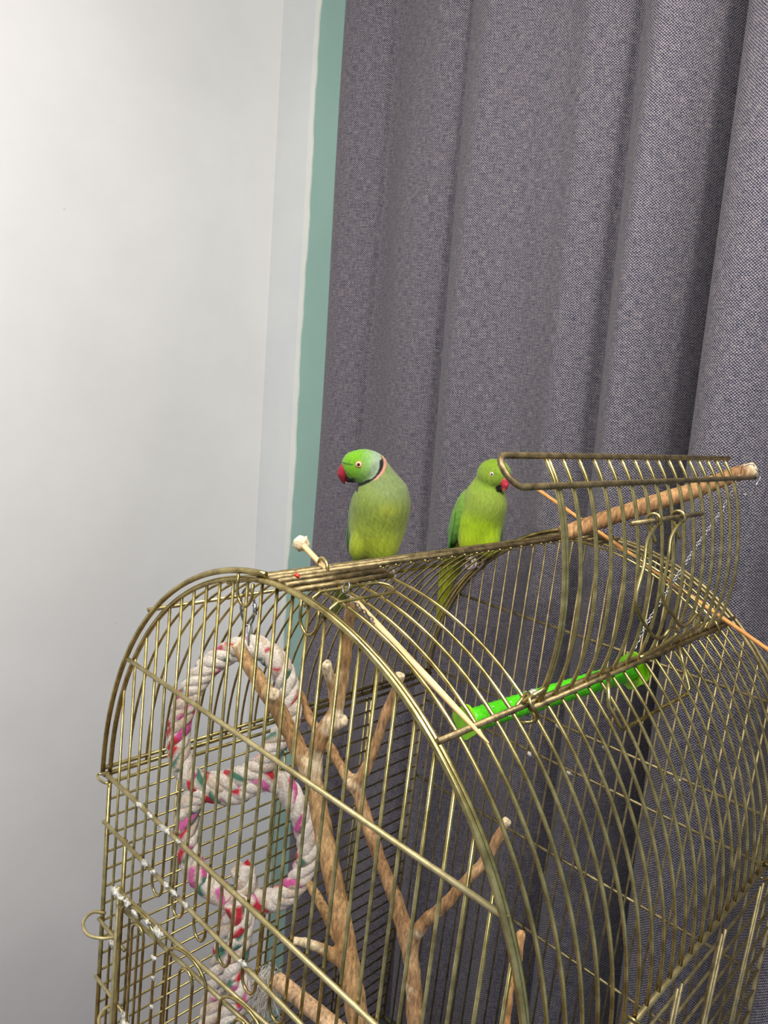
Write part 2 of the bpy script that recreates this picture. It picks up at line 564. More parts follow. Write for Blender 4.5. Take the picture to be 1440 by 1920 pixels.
far_end = end_panel(X1, [(-.835, YC-y835, YC+y835, .0026), (-1.19, YN, YF, .0026), (-1.345, YN, YF, .0026), (-1.70, YN, YF, .0026), (-2.06, YN, YF, .0026), (ZB, YN, YF, .0028)], False)
def u_end(x, ya, yb, ztop_a, ztop_b, zbot, r=RW):
    """two neighbouring bars bent from one wire, joined by a U at the foot"""
    rad = abs(ya-yb)/2; c = (ya+yb)/2; s = 1 if ya > yb else -1
    pts = [U(x, ya, ztop_a), U(x, ya, zbot + rad*1.3)]
    pts += [U(x, c + s*rad*math.cos(t), zbot + rad*1.3 - rad*1.3*math.sin(t)) for t in np.linspace(0.3, PI-0.3, 7)]
    pts += [U(x, yb, zbot + rad*1.3), U(x, yb, ztop_b)]
    return MB().tube(pts, r, 8)
ks = dict(zip(range(-14, 14), KY))
for k in range(9, 14):
    link('bar', wire(U(X0, ks[k], top_z(ks[k])-.004), U(X0, ks[k], ZB)).mesh('bar'), M['brass'], near_end)
for k in range(8, -14, -2):
    a, b_ = ks[k], ks[k-1]
    link('bar', u_end(X0, a, b_, top_z(a)-.004, top_z(b_)-.004, -1.447).mesh('bar'), M['brass'], near_end)
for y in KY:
    link('bar', wire(U(X1, y, top_z(y)-.004), U(X1, y, ZB)).mesh('bar'), M['brass_shaded'], far_end)

# --- hanging eyes bent from wire on the near arch
for yy, dz in ((1.305, .0), (1.085, .0)):
    zt = top_z(yy) - .005
    rad = .028
    pts = [U(X0-.02, yy+rad, zt+.012), U(X0-.02, yy+rad, zt-.016)]
    pts += [U(X0-.02, yy+rad*math.cos(t), zt-.016-rad*1.4*math.sin(t)) for t in np.linspace(.3, PI-.3, 8)]
    pts += [U(X0-.02, yy-rad, zt-.016), U(X0-.02, yy-rad, zt+.004)]
    link('hanging_eye', MB().tube(pts, .0016, 8).mesh('hanging_eye'), M['brass'], near_end)

# --- long sides: horizontal bars on paired uprights
def side_panel(y, zs, posts):
    mb = MB()
    s = -1 if y < YC else 1
    mb.tube([U(X0-.02, y, ZS), U(X1+.02, y, ZS)], .0032, 8)
    if s > 0: mb.tube([U(X0, y + s*.008, ZS-.036), U(X1, y + s*.008, ZS-.036)], .0026, 8)
    for x in posts:
        for d in (-.012, .012):
            mb.tube([U(x+d, y + s*.012, ZS-.03), U(x+d, y + s*.012, ZB)], RW, 8)
    m_ = M['brass_shaded'] if s < 0 else M['brass']
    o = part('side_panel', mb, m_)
    me = wire(U(X0, y, 0), U(X1, y, 0)).mesh('bar')
    for z in zs:
        link('bar', me, m_, o, (0, 0, z*S))
    return o
side_near = side_panel(YN, list(np.arange(ZS-.075, ZB-.01, -.075)), (1.24, 1.62, 1.89, 2.18))
side_far = side_panel(YF, list(np.arange(ZS-.085, ZB-.01, -.058)), (1.25, 1.67, 2.10))
for x, yy in ((1.40, YN), (2.22, YN)):                    # wire rings that clip roof and side together
    pts = [U(x + .006*math.sin(3*t), yy + .018*math.cos(t), ZS-.012 + .026*math.sin(t)) for t in np.linspace(0, 2*PI, 20)[:-1]]
    link('clip_ring', MB().tube(pts, .0016, 6, True).mesh('clip_ring'), M['brass'], side_near)
pts = [U(X0-.02 + .012*math.cos(t), YF + .03*math.sin(t), ZS-.012) for t in np.linspace(0, 2*PI, 16)[:-1]]
link('clip_ring', MB().tube(pts, .0016, 6, True).mesh('clip_ring'), M['brass'], side_far)

# --- barrel roof
roof_mb = MB()
RIDGE = (1.232, 1.258)
roof_mb.tube(arc(X0-.014, 95, 180, 40, EA+.018, EB+.02), .0031, 8)            # lifted arch of the far half
roof_mb.tube(arc(X1+.010, 95, 180, 40, EA+.018, EB+.02), .0031, 8)
roof_mb.tube([U(X0-.015, YF, ZS+.022), U(X1+.01, YF, ZS+.022)], .0028, 8)
GY, GZ = 1.712, -0.660                                                         # bar the birds hold on to
roof_mb.tube([U(X0-.02, GY, GZ), U(X1+.02, GY, GZ)], .0026, 8)
GY2 = 1.40
roof_mb.tube([U(X0, GY2, top_z(GY2)-.010), U(X1, GY2, top_z(GY2)-.010)], .0019, 8)
HY, HZ = 0.735, -0.621
roof = part('roof', roof_mb, M['brass'])
link('hinge_bar', wire(U(X0-.005, HY, HZ+.012), U(X1+.01, HY, HZ+.012), .0028).mesh('hinge_bar'), M['brass_aged'], roof)
for y in RIDGE:
    link('ridge_rod', wire(U(X0-.015, y, top_z(y)+.012), U(X1+.015, y, top_z(y)+.012), .0029).mesh('ridge_rod'), M['brass_aged'], roof)
for y, dz in ((1.206, .012), (1.180, .010), (1.155, .006)):
    link('ridge_rod', wire(U(X0-.01, y, top_z(y)+dz), U(1.295, y, top_z(y)+dz), .0029).mesh('ridge_rod'), M['brass_aged'], roof)
    link('ridge_rod', wire(U(2.275, y, top_z(y)+dz), U(X1+.01, y, top_z(y)+dz), .0029).mesh('ridge_rod'), M['brass_aged'], roof)
me_long = MB().tube(arc(0, 0, 95, 44), RW+.0002, 8).mesh('hoop')
me_short = MB().tube(arc(0, 0, 53, 28), RW+.0002, 8).mesh('hoop')
me_back = MB().tube(arc(0, 94, 180, 40), RW, 8).mesh('hoop')
for k in range(1, 25):
    x = X0 + PITCH*k
    link('hoop', me_short if 1.30 < x < 2.265 else me_long, M['brass'], roof, (x*S, 0, 0))
    link('hoop', me_back, M['brass'], roof, (x*S, 0, 0))

# roof latch: flat U of wire lying on the long hoops, with its eye
a_, b_ = 1.115, 1.06
za, zb = top_z(a_)+.006, top_z(b_)+.006
pts = [U(X0-.01, a_, za-.02), U(1.03, a_, za+.006), U(1.19, a_, za+.006)]
pts += [U(1.19+.03*math.sin(t), (a_+b_)/2+(a_-b_)/2*math.cos(t), (za+zb)/2+(za-zb)/2*math.cos(t)+.006) for t in np.linspace(.4, PI-.4, 6)]
pts += [U(1.19, b_, zb+.006), U(1.03, b_, zb+.006), U(X0-.01, b_, zb-.02)]
link('latch', MB().tube(pts, .0016, 8).mesh('latch'), M['brass'], roof)
pts = [U(1.150, 1.225, -.458), U(1.152, 1.232, -.432), U(1.158, 1.252, -.422), U(1.164, 1.272, -.432), U(1.166, 1.276, -.458)]
link('latch_hook', MB().tube(spline(pts, 5), .0019, 8).mesh('latch_hook'), M['brass'], roof)

# --- open roof door: swung up about the hinge bar
DC = [(.728,-.612),(.711,-.541),(.703,-.458),(.707,-.377),(.719,-.299),(.738,-.223),(.762,-.164),(.792,-.118)]
def dpt(s):
    """point on the door's curve, 0 = hinge, 1 = free edge"""
    c = spline(np.array([(y, z) for y, z in DC]), 10)
    q = s*(len(c)-1); i = min(int(q), len(c)-2); t = q-i
    return c[i]*(1-t) + c[i+1]*t
DX0, DX1 = 1.302, 2.275
dmb = MB()
lo, hi = (.748, -.163), (.800, -.112)
def rodloop():
    xl0, xl1 = 1.168, 2.42
    ym, zm = (lo[0]+hi[0])/2, (lo[1]+hi[1])/2
    hy, hz = (hi[0]-lo[0])/2, (hi[1]-lo[1])/2
    pts = [U(2.33, hi[0], hi[1]), U(xl0, hi[0], hi[1])]
    pts += [U(xl0-.03*math.sin(t), ym+hy*math.cos(t), zm+hz*math.cos(t)) for t in np.linspace(.35, PI-.35, 7)]
    pts += [U(xl0, lo[0], lo[1]), U(xl1, lo[0], lo[1])]
    return pts
dmb.tube(rodloop(), .0029, 8)
door = part('roof_door', dmb, M['brass_aged'])
dcurve = [U(0, *dpt(s)) for s in np.linspace(0, 1, 30)]
me_db = MB().tube(dcurve, RW+.0003, 8).mesh('bar')
for i in range(16):
    x = DX0 + (DX1-DX0)*i/15
    link('bar', me_db, M['brass'], door, (x*S, 0, 0))
for d in (.0105,):
    link('edge_bar', me_db, M['brass'], door, ((DX0+d)*S, 0, 0))
link('foot_rod', wire(U(1.27, .722, -.612), U(2.36, .722, -.612), .0026).mesh('foot_rod'), M['brass_aged'], door)
link('hinge_pin', wire(U(1.255, .735, -.60), U(1.285, .705, -.565), .0022).mesh('hinge_pin'), M['brass'], door)
pts = [U(1.27+.016*math.sin(2*t), .73 + .022*math.cos(t), -.615 + .03*math.sin(t)) for t in np.linspace(0, 2*PI, 18)[:-1]]
link('hinge_ring', MB().tube(pts, .0018, 6, True).mesh('hinge_ring'), M['brass'], door)
pts = [U(2.26+.014*math.sin(2*t), .73 + .020*math.cos(t), -.612 + .03*math.sin(t)) for t in np.linspace(0, 2*PI, 18)[:-1]]
link('hinge_ring', MB().tube(pts, .0018, 6, True).mesh('hinge_ring'), M['brass'], door)
# two bent wire catches hung on a short rod across the door
link('catch_rod', wire(U(1.535, .700, -.243), U(1.925, .700, -.240), .0026).mesh('catch_rod'), M['brass_aged'], door)
def catch(xe, rest):
    eyelet = [(xe + .004*math.sin(t*.5), .700 + .015*math.cos(t), -.2415 + .015*math.sin(t)) for t in np.linspace(-1.2, 4.2, 9)]
    return [(xe+.012, .690, -.292)] + eyelet + rest
cA = catch(1.640, [(1.634,.702,-.29),(1.616,.692,-.345),(1.590,.686,-.40),(1.594,.684,-.432),(1.650,.684,-.48),(1.722,.682,-.526),(1.765,.680,-.536),(1.793,.678,-.520),(1.825,.678,-.519),(1.842,.678,-.54),(1.78,.686,-.562),(1.70,.698,-.58)])
cB = catch(1.775, [(1.765,.702,-.29),(1.750,.694,-.335),(1.738,.688,-.418),(1.762,.686,-.455),(1.812,.682,-.485),(1.865,.680,-.521),(1.91,.678,-.525),(1.948,.676,-.506),(1.985,.676,-.513),(2.0,.678,-.539),(1.88,.686,-.56),(1.735,.698,-.58)])
for c in (cA, cB):
    link('catch', MB().tube(spline([U(*p) for p in c], 6), .0019, 8).mesh('catch'), M['brass'], door)
c = [(1.575,.712,-.60),(1.535,.688,-.615),(1.515,.672,-.645),(1.555,.655,-.70),(1.575,.655,-.712),(1.93,.655,-.712),(1.955,.658,-.70),(1.925,.675,-.635),(1.945,.695,-.612),(1.965,.712,-.60)]
link('bracket', MB().tube([U(*p) for p in c], .0021, 8).mesh('bracket'), M['brass'], door)
# thin wire twisted round the free end
pts = [U(2.37 + .015*math.sin(5*t), lo[0]+.03*math.cos(t), lo[1]-.005+.045*math.sin(t)) for t in np.linspace(0, 2*PI, 24)[:-1]]
link('tie_wire', MB().tube(pts, .0007, 5, True).mesh('tie_wire'), M['steel'], door)

# --- feeder door in the near end panel, leaning a little inwards
fd = MB()
def FD(w_, z, out=0.0):
    return U(X0 - .028 + .087*w_ - out, 1.765 - .996*w_, z)
fd.tube([FD(-.005, -1.515), FD(.80, -1.515)], .0025, 8)
fd.tube([FD(-.005, -1.558), FD(.80, -1.558)], .0025, 8)
fd.tube([FD(-.005, -2.60), FD(.80, -2.60)], .0025, 8)
fd.tube([FD(.0, -1.50), FD(.0, -2.64)], .0024, 8)
fdoor = part('feeder_door', fd, M['brass_dull'])
def arch_bar(w0, w1, z1, out):
    c, rad = (w0+w1)/2, (w1-w0)/2
    h = min(rad*1.1, .05)
    pts = [FD(w0, -2.60, out), FD(w0, z1-h, out)]
    pts += [FD(c-rad*math.cos(t), z1-h+h*math.sin(t), out) for t in np.linspace(.3, PI-.3, 9)]
    pts += [FD(w1, z1-h, out), FD(w1, -2.60, out)]
    return MB().tube(pts, RW, 8)
for i in range(4):
    w0 = .035 + .218*i
    if w0 + .163 > .80: break
    link('bar', arch_bar(w0, w0+.163, -1.508, .009).mesh('bar'), M['brass'], fdoor)
    link('bar', arch_bar(w0+.054, w0+.109, -1.552, .009).mesh('bar'), M['brass'], fdoor)
# spring clips at the edge of the feeder opening
for z0, yy in ((-1.665, 1.815), (-1.90, 1.69)):
    c = [(X0+.0, yy+.07, z0-.01), (X0-.035, yy+.085, z0+.0), (X0-.075, yy+.06, z0+.002), (X0-.085, yy+.01, z0), (X0-.06, yy-.03, z0+.0), (X0-.02, yy-.045, z0-.01), (X0-.015, yy-.05, z0-.06), (X0-.012, yy-.05, z0-.22)]
    link('spring_clip', MB().tube(spline([U(*p) for p in c], 6), .0021, 8).mesh('spring_clip'), M['brass_dull'], near_end)
link('post', wire(U(X0-.006, 1.782, ZS-.15), U(X0-.006, 1.782, ZB), .0026).mesh('post'), M['brass'], near_end)

# --- dried droppings stuck to bars of the near end
def blob(c, r, seed, mt, parent, name='dropping'):
    rr = np.random.default_rng(seed)
    V, F = [], []
    nu, nv = 10, 6
    for j in range(nv+1):
        for i in range(nu):
            th, ph = PI*j/nv, 2*PI*i/nu
            k = .88*r*(1 + .55*rr.uniform(-1, 1))
            V.append((c[0]+.7*k*math.sin(th)*math.cos(ph), c[1]+1.35*k*math.sin(th)*math.sin(ph), c[2]+.7*k*math.cos(th)))
    for j in range(nv):
        for i in range(nu):
            F.append((j*nu+i, j*nu+(i+1) % nu, (j+1)*nu+(i+1) % nu, (j+1)*nu+i))
    return link(name, mesh(name, V, F, True), mt, parent)
sd = 0
for (x, y, z, r) in [(X0-.016,1.70,ZS,.0042),(X0-.016,1.64,ZS,.0046),(X0-.016,1.575,ZS,.005),(X0-.016,1.555,ZS,.0045),(X0-.016,1.50,ZS,.0035),
                     (X0-.016,1.652,-1.372,.0052),(X0-.016,1.61,-1.372,.0042),(X0-.016,1.545,-1.372,.0045),(X0-.016,1.50,-1.372,.0046),(X0-.016,1.445,-1.372,.004),
                     (X0-.016,1.20,-1.372,.0048),(X0-.02,1.70,-1.90,.007),(X0-.03,1.675,-1.895,.0075),(X0-.02,1.655,-1.905,.006),(X0-.018,1.80,-1.72,.006)]:
    sd += 1
    blob(U(x, y, z+.004), r, sd, M['dropping'], near_end)
for (wv, z, r) in [(0.0,-1.508,.0062),(.03,-1.512,.0055),(.065,-1.512,.0058),(.10,-1.52,.005),(.16,-1.512,.0042),(.205,-1.515,.0062),(.22,-1.515,.005),(.20,-1.60,.0035),(.202,-1.66,.003),(.205,-1.75,.003)]:
    sd += 1
    blob(FD(wv, z, .012), r, sd, M['dropping'], fdoor)
for (x, y, z) in [(2.42,1.25,-1.186),(2.42,1.06,-1.186),(2.42,.80,-1.186),(2.42,1.35,-1.34),(2.42,1.18,-1.34)]:
    sd += 1
    blob(U(x, y, z), .004, sd, M['dropping'], far_end)

# --- tray and legs below the picture
tr = MB()
tr.box(U(X0-.05, YN-.05, ZB-.28), U(X1+.05, YF+.05, ZB-.02))
part('base_tray', tr, M['tray'], False)
for x in (X0+.02, X1-.02):
    for y in (YN+.02, YF-.02):
        lg = MB(); lg.tube([U(x, y, ZB-.2), (x*S, y*S, -0.16)], .012, 12)
        part('leg', lg, M['brass_aged'])

# ------------------------------------------------------------------ branches: (x, y, z, radius) in metres
FORKED = {
  'trunk': [(0.5453,0.4470,1.0805,0.0122), (0.5436,0.4567,1.1112,0.0122), (0.5420,0.4968,1.2109,0.0117), (0.5424,0.5089,1.2349,0.0106), (0.5391,0.5332,1.2908,0.0107), (0.5366,0.5568,1.3475,0.0101), (0.5333,0.5645,1.3637,0.0107)],
  'left': [(0.5333,0.5645,1.3637,0.0101), (0.5247,0.5802,1.3889,0.0095), (0.5166,0.5957,1.4153,0.0095), (0.5019,0.6130,1.4464,0.0089), (0.4912,0.6302,1.4688,0.0080), (0.4816,0.6476,1.4960,0.0074)],
  'right': [(0.5358,0.5620,1.3641,0.0089), (0.5368,0.5579,1.4022,0.0094), (0.5433,0.5498,1.4235,0.0100), (0.5462,0.5456,1.4439,0.0082), (0.5481,0.5439,1.4702,0.0070), (0.5488,0.5434,1.4961,0.0072), (0.5486,0.5437,1.5215,0.0069), (0.5458,0.5405,1.5471,0.0062), (0.5445,0.5359,1.5740,0.0053)],
  'stubl': [(0.5448,0.5501,1.4556,0.0058), (0.5337,0.5495,1.4818,0.0055), (0.5267,0.5485,1.4982,0.0065)],
  'stubr': [(0.5445,0.5482,1.4220,0.0070), (0.5466,0.5301,1.4352,0.0058)],
  'knot': [(0.5039,0.6105,1.4450,0.0071), (0.4922,0.5873,1.4555,0.0069)],
  'side': [(0.5365,0.4930,1.1730,0.0076), (0.5097,0.5020,1.1958,0.0052), (0.4862,0.5114,1.2089,0.0045)],
  'small': [(0.5474,0.5026,1.1810,0.0054), (0.5529,0.5158,1.1809,0.0060), (0.5553,0.5428,1.1964,0.0059), (0.5552,0.5657,1.2103,0.0050)],
}
SLIM = {
  'trunk': [(0.6624,0.4590,0.9932,0.0105), (0.6632,0.4672,1.0284,0.0105), (0.6644,0.4821,1.0917,0.0098), (0.6603,0.4982,1.1376,0.0105), (0.6533,0.5163,1.1785,0.0085), (0.6484,0.5354,1.2076,0.0079), (0.6421,0.5590,1.2484,0.0080), (0.6379,0.5799,1.2874,0.0080), (0.6336,0.5883,1.3022,0.0087)],
  'left': [(0.6336,0.5883,1.3022,0.0073), (0.6333,0.6178,1.3161,0.0064), (0.6308,0.6384,1.3356,0.0062), (0.6256,0.6608,1.3512,0.0062), (0.6223,0.6828,1.3735,0.0063), (0.6224,0.6994,1.3886,0.0060)],
  'right': [(0.6336,0.5883,1.3022,0.0080), (0.6381,0.5762,1.3238,0.0069), (0.6433,0.5679,1.3630,0.0065), (0.6465,0.5615,1.4013,0.0065), (0.6497,0.5533,1.4327,0.0061), (0.6494,0.5476,1.4594,0.0057)],
  'fork': [(0.6653,0.4904,1.1275,0.0092), (0.6642,0.4752,1.1638,0.0077), (0.6678,0.4542,1.1969,0.0070), (0.6742,0.4325,1.2394,0.0065), (0.6815,0.4147,1.2754,0.0061), (0.6874,0.3973,1.3321,0.0054)],
}
TWIG = {
  'trunk': [(0.6643,0.3492,1.0728,0.0060), (0.6715,0.3515,1.1116,0.0057), (0.6762,0.3562,1.1499,0.0054), (0.6834,0.3565,1.1812,0.0054), (0.6881,0.3592,1.2114,0.0048)],
}
DOWEL = {
  'trunk': [(0.4582,0.5029,1.1835,0.0082), (0.4715,0.4354,1.1756,0.0084), (0.4832,0.3823,1.1675,0.0086)],
}
PROP = {
  'trunk': [(0.9108,0.5129,1.6198,0.0114), (0.9513,0.4761,1.6456,0.0110), (0.9813,0.4262,1.6766,0.0112), (1.0090,0.3837,1.7020,0.0107), (1.0354,0.3490,1.7271,0.0102), (1.0537,0.3262,1.7400,0.0105)],
}
ROPE_A = [(0.5575,0.7216,1.4532), (0.5790,0.6951,1.4397), (0.5866,0.6809,1.4162), (0.5889,0.6710,1.3872), (0.5859,0.6679,1.3626), (0.5735,0.6740,1.3345), (0.5626,0.6794,1.3099), (0.5466,0.6921,1.2922), (0.5243,0.7129,1.2801), (0.5025,0.7357,1.2779), (0.4919,0.7519,1.2964), (0.4892,0.7622,1.3253), (0.4963,0.7657,1.3688), (0.5105,0.7598,1.4051), (0.5294,0.7466,1.4329)]
ROPE_B = [(0.5099,0.7254,1.2687), (0.5353,0.6984,1.2695), (0.5593,0.6778,1.2898), (0.5767,0.6585,1.2874), (0.5885,0.6396,1.2632), (0.5953,0.6243,1.2317), (0.5958,0.6170,1.2057), (0.5859,0.6189,1.1714), (0.5686,0.6312,1.1471), (0.5475,0.6519,1.1391), (0.5245,0.6768,1.1399), (0.5045,0.7021,1.1549), (0.4929,0.7216,1.1824), (0.4915,0.7330,1.2213), (0.4967,0.7353,1.2515)]
ROPE_C = [(0.5390,0.6771,1.1769), (0.5425,0.6676,1.1545), (0.5346,0.6707,1.1336), (0.5263,0.6726,1.1060), (0.5188,0.6702,1.0655), (0.5113,0.6679,1.0249), (0.5038,0.6656,0.9844), (0.4981,0.6613,0.9441)]
ROPE_D = [(0.5160,0.6567,1.1510), (0.5228,0.6448,1.1330), (0.5180,0.6415,1.1003), (0.5129,0.6387,1.0676), (0.5152,0.6297,1.0425), (0.5055,0.6316,1.0090), (0.5017,0.6273,0.9765)]
TRAY_Z = U(0, 0, ZB-.02)[2]
# the trunks run on down to the tray
FORKED['trunk'] = [(0.556, 0.385, TRAY_Z, .0128), (0.549, 0.415, 0.85, .0125)] + FORKED['trunk']
SLIM['trunk'] = [(0.650, 0.400, TRAY_Z, .0110), (0.657, 0.430, 0.80, .0108)] + SLIM['trunk']
TWIG['trunk'] = [(0.610, 0.330, TRAY_Z, .0068), (0.640, 0.340, 0.85, .0064)] + TWIG['trunk']
DOWEL['trunk'] = DOWEL['trunk'] + [(0.523, 0.212, 1.143, .0086)]

BARK1, BARK2, BARE = lin(160, 122, 78)[:3], lin(196, 158, 108)[:3], lin(226, 204, 166)[:3]
def branch(name, arms, label, h, cuts=(), bare=(), bark=(BARK1, BARK2), seed=0, cat='branch', wob=0.0007, group=None, clipz=None):
    """one continuous wooden skin over all arms; cuts = arms whose last end is sawn flat"""
    segs = []
    for k, a in arms.items():
        P = spline(np.array(a), 4)
        for i in range(len(P)-1):
            segs.append((k, P[i][:3], P[i+1][:3], P[i][3], P[i+1][3]))
    allp = np.array([s[1] for s in segs] + [s[2] for s in segs])
    rm = max(max(s[3], s[4]) for s in segs) + 3*h + .002
    rr = np.random.default_rng(seed); ph = rr.uniform(0, 6, 8)
    planes = {}
    for k in arms:
        a = np.array(arms[k])
        if k in cuts:
            n = a[-1, :3] - a[-2, :3]; n /= np.linalg.norm(n)
            planes[k] = [(a[-1, :3], n)]
        if k == 'trunk' and 'foot' in cuts:
            n = a[0, :3] - a[1, :3]; n /= np.linalg.norm(n)
            planes.setdefault(k, []).append((a[0, :3], n))
    def f(P):
        D = None
        for k in arms:
            d = np.full(len(P), 1.0)
            for (kk, p, q, ra, rb) in segs:
                if kk != k: continue
                lo_, hi_ = np.minimum(p, q) - rm, np.maximum(p, q) + rm
                m_ = ((P > lo_) & (P < hi_)).all(1)
                if m_.any():
                    d[m_] = np.minimum(d[m_], sd_cone(P[m_], p, q, ra, rb))
            for (c, n) in planes.get(k, []):
                d = np.maximum(d, np.where(np.linalg.norm(P-c, axis=1) < .03, (P-c) @ n, -1))
            D = d if D is None else smin(D, d, .006)
        if clipz is not None:
            D = np.maximum(D, clipz - P[:, 2])
        near = D < .02
        q = P[near]
        w_ = np.sin(q[:, 0]*310+ph[0])*np.sin(q[:, 1]*270+ph[1])*np.sin(q[:, 2]*120+ph[2]) + .6*np.sin(q[:, 2]*230+q[:, 0]*90+ph[3])
        D[near] += wob*w_
        return D
    V, F = skin(f, allp.min(0)-rm, allp.max(0)+rm, h)
    c = np.zeros((len(V), 3))
    t = .5 + .5*np.sin(V[:, 2]*60+ph[4])*np.sin(V[:, 0]*140+V[:, 1]*90+ph[5])
    c[:] = np.array(bark[0])*(1-t[:, None]) + np.array(bark[1])*t[:, None]
    for (x, y, z, r_) in bare:
        k_ = np.clip(1.35 - np.linalg.norm(V-np.array((x, y, z)), axis=1)/r_ + .25*np.sin(V[:, 2]*420+V[:, 0]*300), 0, 1)[:, None]
        c = c*(1-k_) + np.array(BARE)*k_
    for k in cuts:
        if k in arms:
            e = np.array(arms[k][-1])
            k_ = np.clip(1.6 - np.linalg.norm(V-e[:3], axis=1)/(e[3]*1.2), 0, 1)[:, None]
            c = c*(1-k_) + np.array(BARE)*k_
    me = mesh(name, V, F, True, c)
    o = link(name, me, M['wood'])
    return tag(o, label, cat, group)

tip = lambda d, k: d[k][-1]
branch('forked_branch', FORKED, 'thick forked tan branch with sawn stubs standing inside the cage', .0024, ('left', 'right', 'stubl', 'stubr', 'knot', 'side'),
       [(0.5352,0.5560,1.3750,.016), (0.5425,0.545,1.4250,.013), (0.5466,0.5330,1.4350,.014), (0.529,.549,1.4900,.013), (.50,.505,1.2000,.018), (.495,.59,1.4530,.014)], seed=1, clipz=TRAY_Z)
branch('slim_branch', SLIM, 'slim tan branch with three upward arms behind the thick forked one', .0022, ('left', 'right', 'fork'),
       [(0.6336,0.5883,1.3022,.012), (.6642,.478,1.1500,.010), (.66,.485,1.0700,.012)], (lin(164, 124, 82)[:3], lin(200, 160, 114)[:3]), seed=2, clipz=TRAY_Z)
branch('twig', TWIG, 'thin bare twig standing inside the cage under the near roof curve', .0018, (), [], (lin(172, 124, 76)[:3], lin(206, 158, 104)[:3]), seed=3, clipz=TRAY_Z)
branch('dowel_perch', DOWEL, 'smooth pale brown dowel perch lying across the bottom of the cage', .0020, ('trunk', 'foot'), [], (lin(176, 142, 104)[:3], lin(206, 172, 132)[:3]), seed=4, cat='perch', wob=.0002)
branch('wooden_perch', PROP, 'brown bark perch wedged between the cage ridge and the open roof door', .0020, ('trunk', 'foot'), [], (lin(140, 102, 64)[:3], lin(180, 138, 92)[:3]), seed=5, cat='perch', wob=.0005)

# ------------------------------------------------------------------ skewers laid through the roof
def taper_stick(p, q, r0, r1, m, name, parent):
    p, q = np.array(p), np.array(q)
    ts = np.array([0, .02, .75, .9, .97, 1.0]); rs = np.array([r0*.85, r0, r0, r0*.8, r0*.5, r1])
    return link(name, MB().tube([p+(q-p)*t for t in ts], rs, 10).mesh(name), m, parent)
a, b_ = np.array(U(1.165, 1.25, -.448)), np.array(U(1.087, .735, -.601))
head_, tip_ = a + .235*(a-b_), b_ + .095*(b_-a)
sk = tag(empty('skewer', tuple(tip_)), 'pale bamboo skewer with a chewed pith disc on its upper end', 'skewer')
o = taper_stick(head_ - tip_, tip_ - tip_, .0030, .0009, M['stick'], 'shaft', sk)
# pith disc: crumbly rounded slice round the shaft's upper end
dirv = (head_-tip_)/np.linalg.norm(head_-tip_)
s1 = np.cross(dirv, (0, 0, 1)); s1 /= np.linalg.norm(s1); s2 = np.cross(dirv, s1)
V, F = [], []
rr = np.random.default_rng(12)
prof = [(-.0055, .001), (-.005, .006), (-.002, .0088), (.002, .0092), (.0045, .0075), (.0052, .001)]
nk = 14
cc = head_ - tip_ - dirv*.004
for (ax, rad) in prof:
    for k in range(nk):
        t = 2*PI*k/nk
        q = rad*(1+.16*rr.uniform(-1, 1))
        V.append(cc + dirv*(ax + .0012*rr.uniform(-1, 1)) + q*(math.cos(t)*s1 + math.sin(t)*s2))
for j in range(len(prof)-1):
    for k in range(nk):
        F.append((j*nk+k, j*nk+(k+1) % nk, (j+1)*nk+(k+1) % nk, (j+1)*nk+k))
F += [tuple(range(nk-1, -1, -1)), tuple((len(prof)-1)*nk+k for k in range(nk))]
link('pith_disc', mesh('pith_disc', V, F), M['pith'], sk)
pa, pb = np.array(U(2.33, 1.452, -.315)), np.array(U(2.33, .40, -.714))
me = MB().tube([pa, pa+(pb-pa)*.02, pa+(pb-pa)*.95, pb], [.0018, .0028, .0028, .0016], 10).mesh('skewer')
tag(link('skewer', me, M['stick_orange']), 'plain orange-brown skewer pushed through the far end of the roof', 'skewer')

# a crumb of red fruit left on the ridge
rb = blob(U(1.04, 1.205, -.438), .0032, 77, M['red_bit'], None, 'fruit_crumb')
tag(rb, 'tiny red crumb of fruit stuck on the cage ridge', 'crumb')

# ------------------------------------------------------------------ chain links
def chain(path, link_len, r):
    P, total = resample(np.array(path), link_len*.74)
    mb = MB()
    for i in range(len(P)-1):
        c = (P[i]+P[i+1])/2
        t = (P[i+1]-P[i]); t /= np.linalg.norm(t)
        a = np.array([0, 0, 1.0]) if abs(t[2]) < .9 else np.array([1.0, 0, 0])
        n = np.cross(t, a); n /= np.linalg.norm(n)
        if i % 2: n = np.cross(t, n)
        pts = [c + t*link_len*.5*math.cos(x) + n*link_len*.28*math.sin(x) for x in np.linspace(0, 2*PI, 9)[:-1]]
        mb.tube(pts, r, 5, True)
    return mb

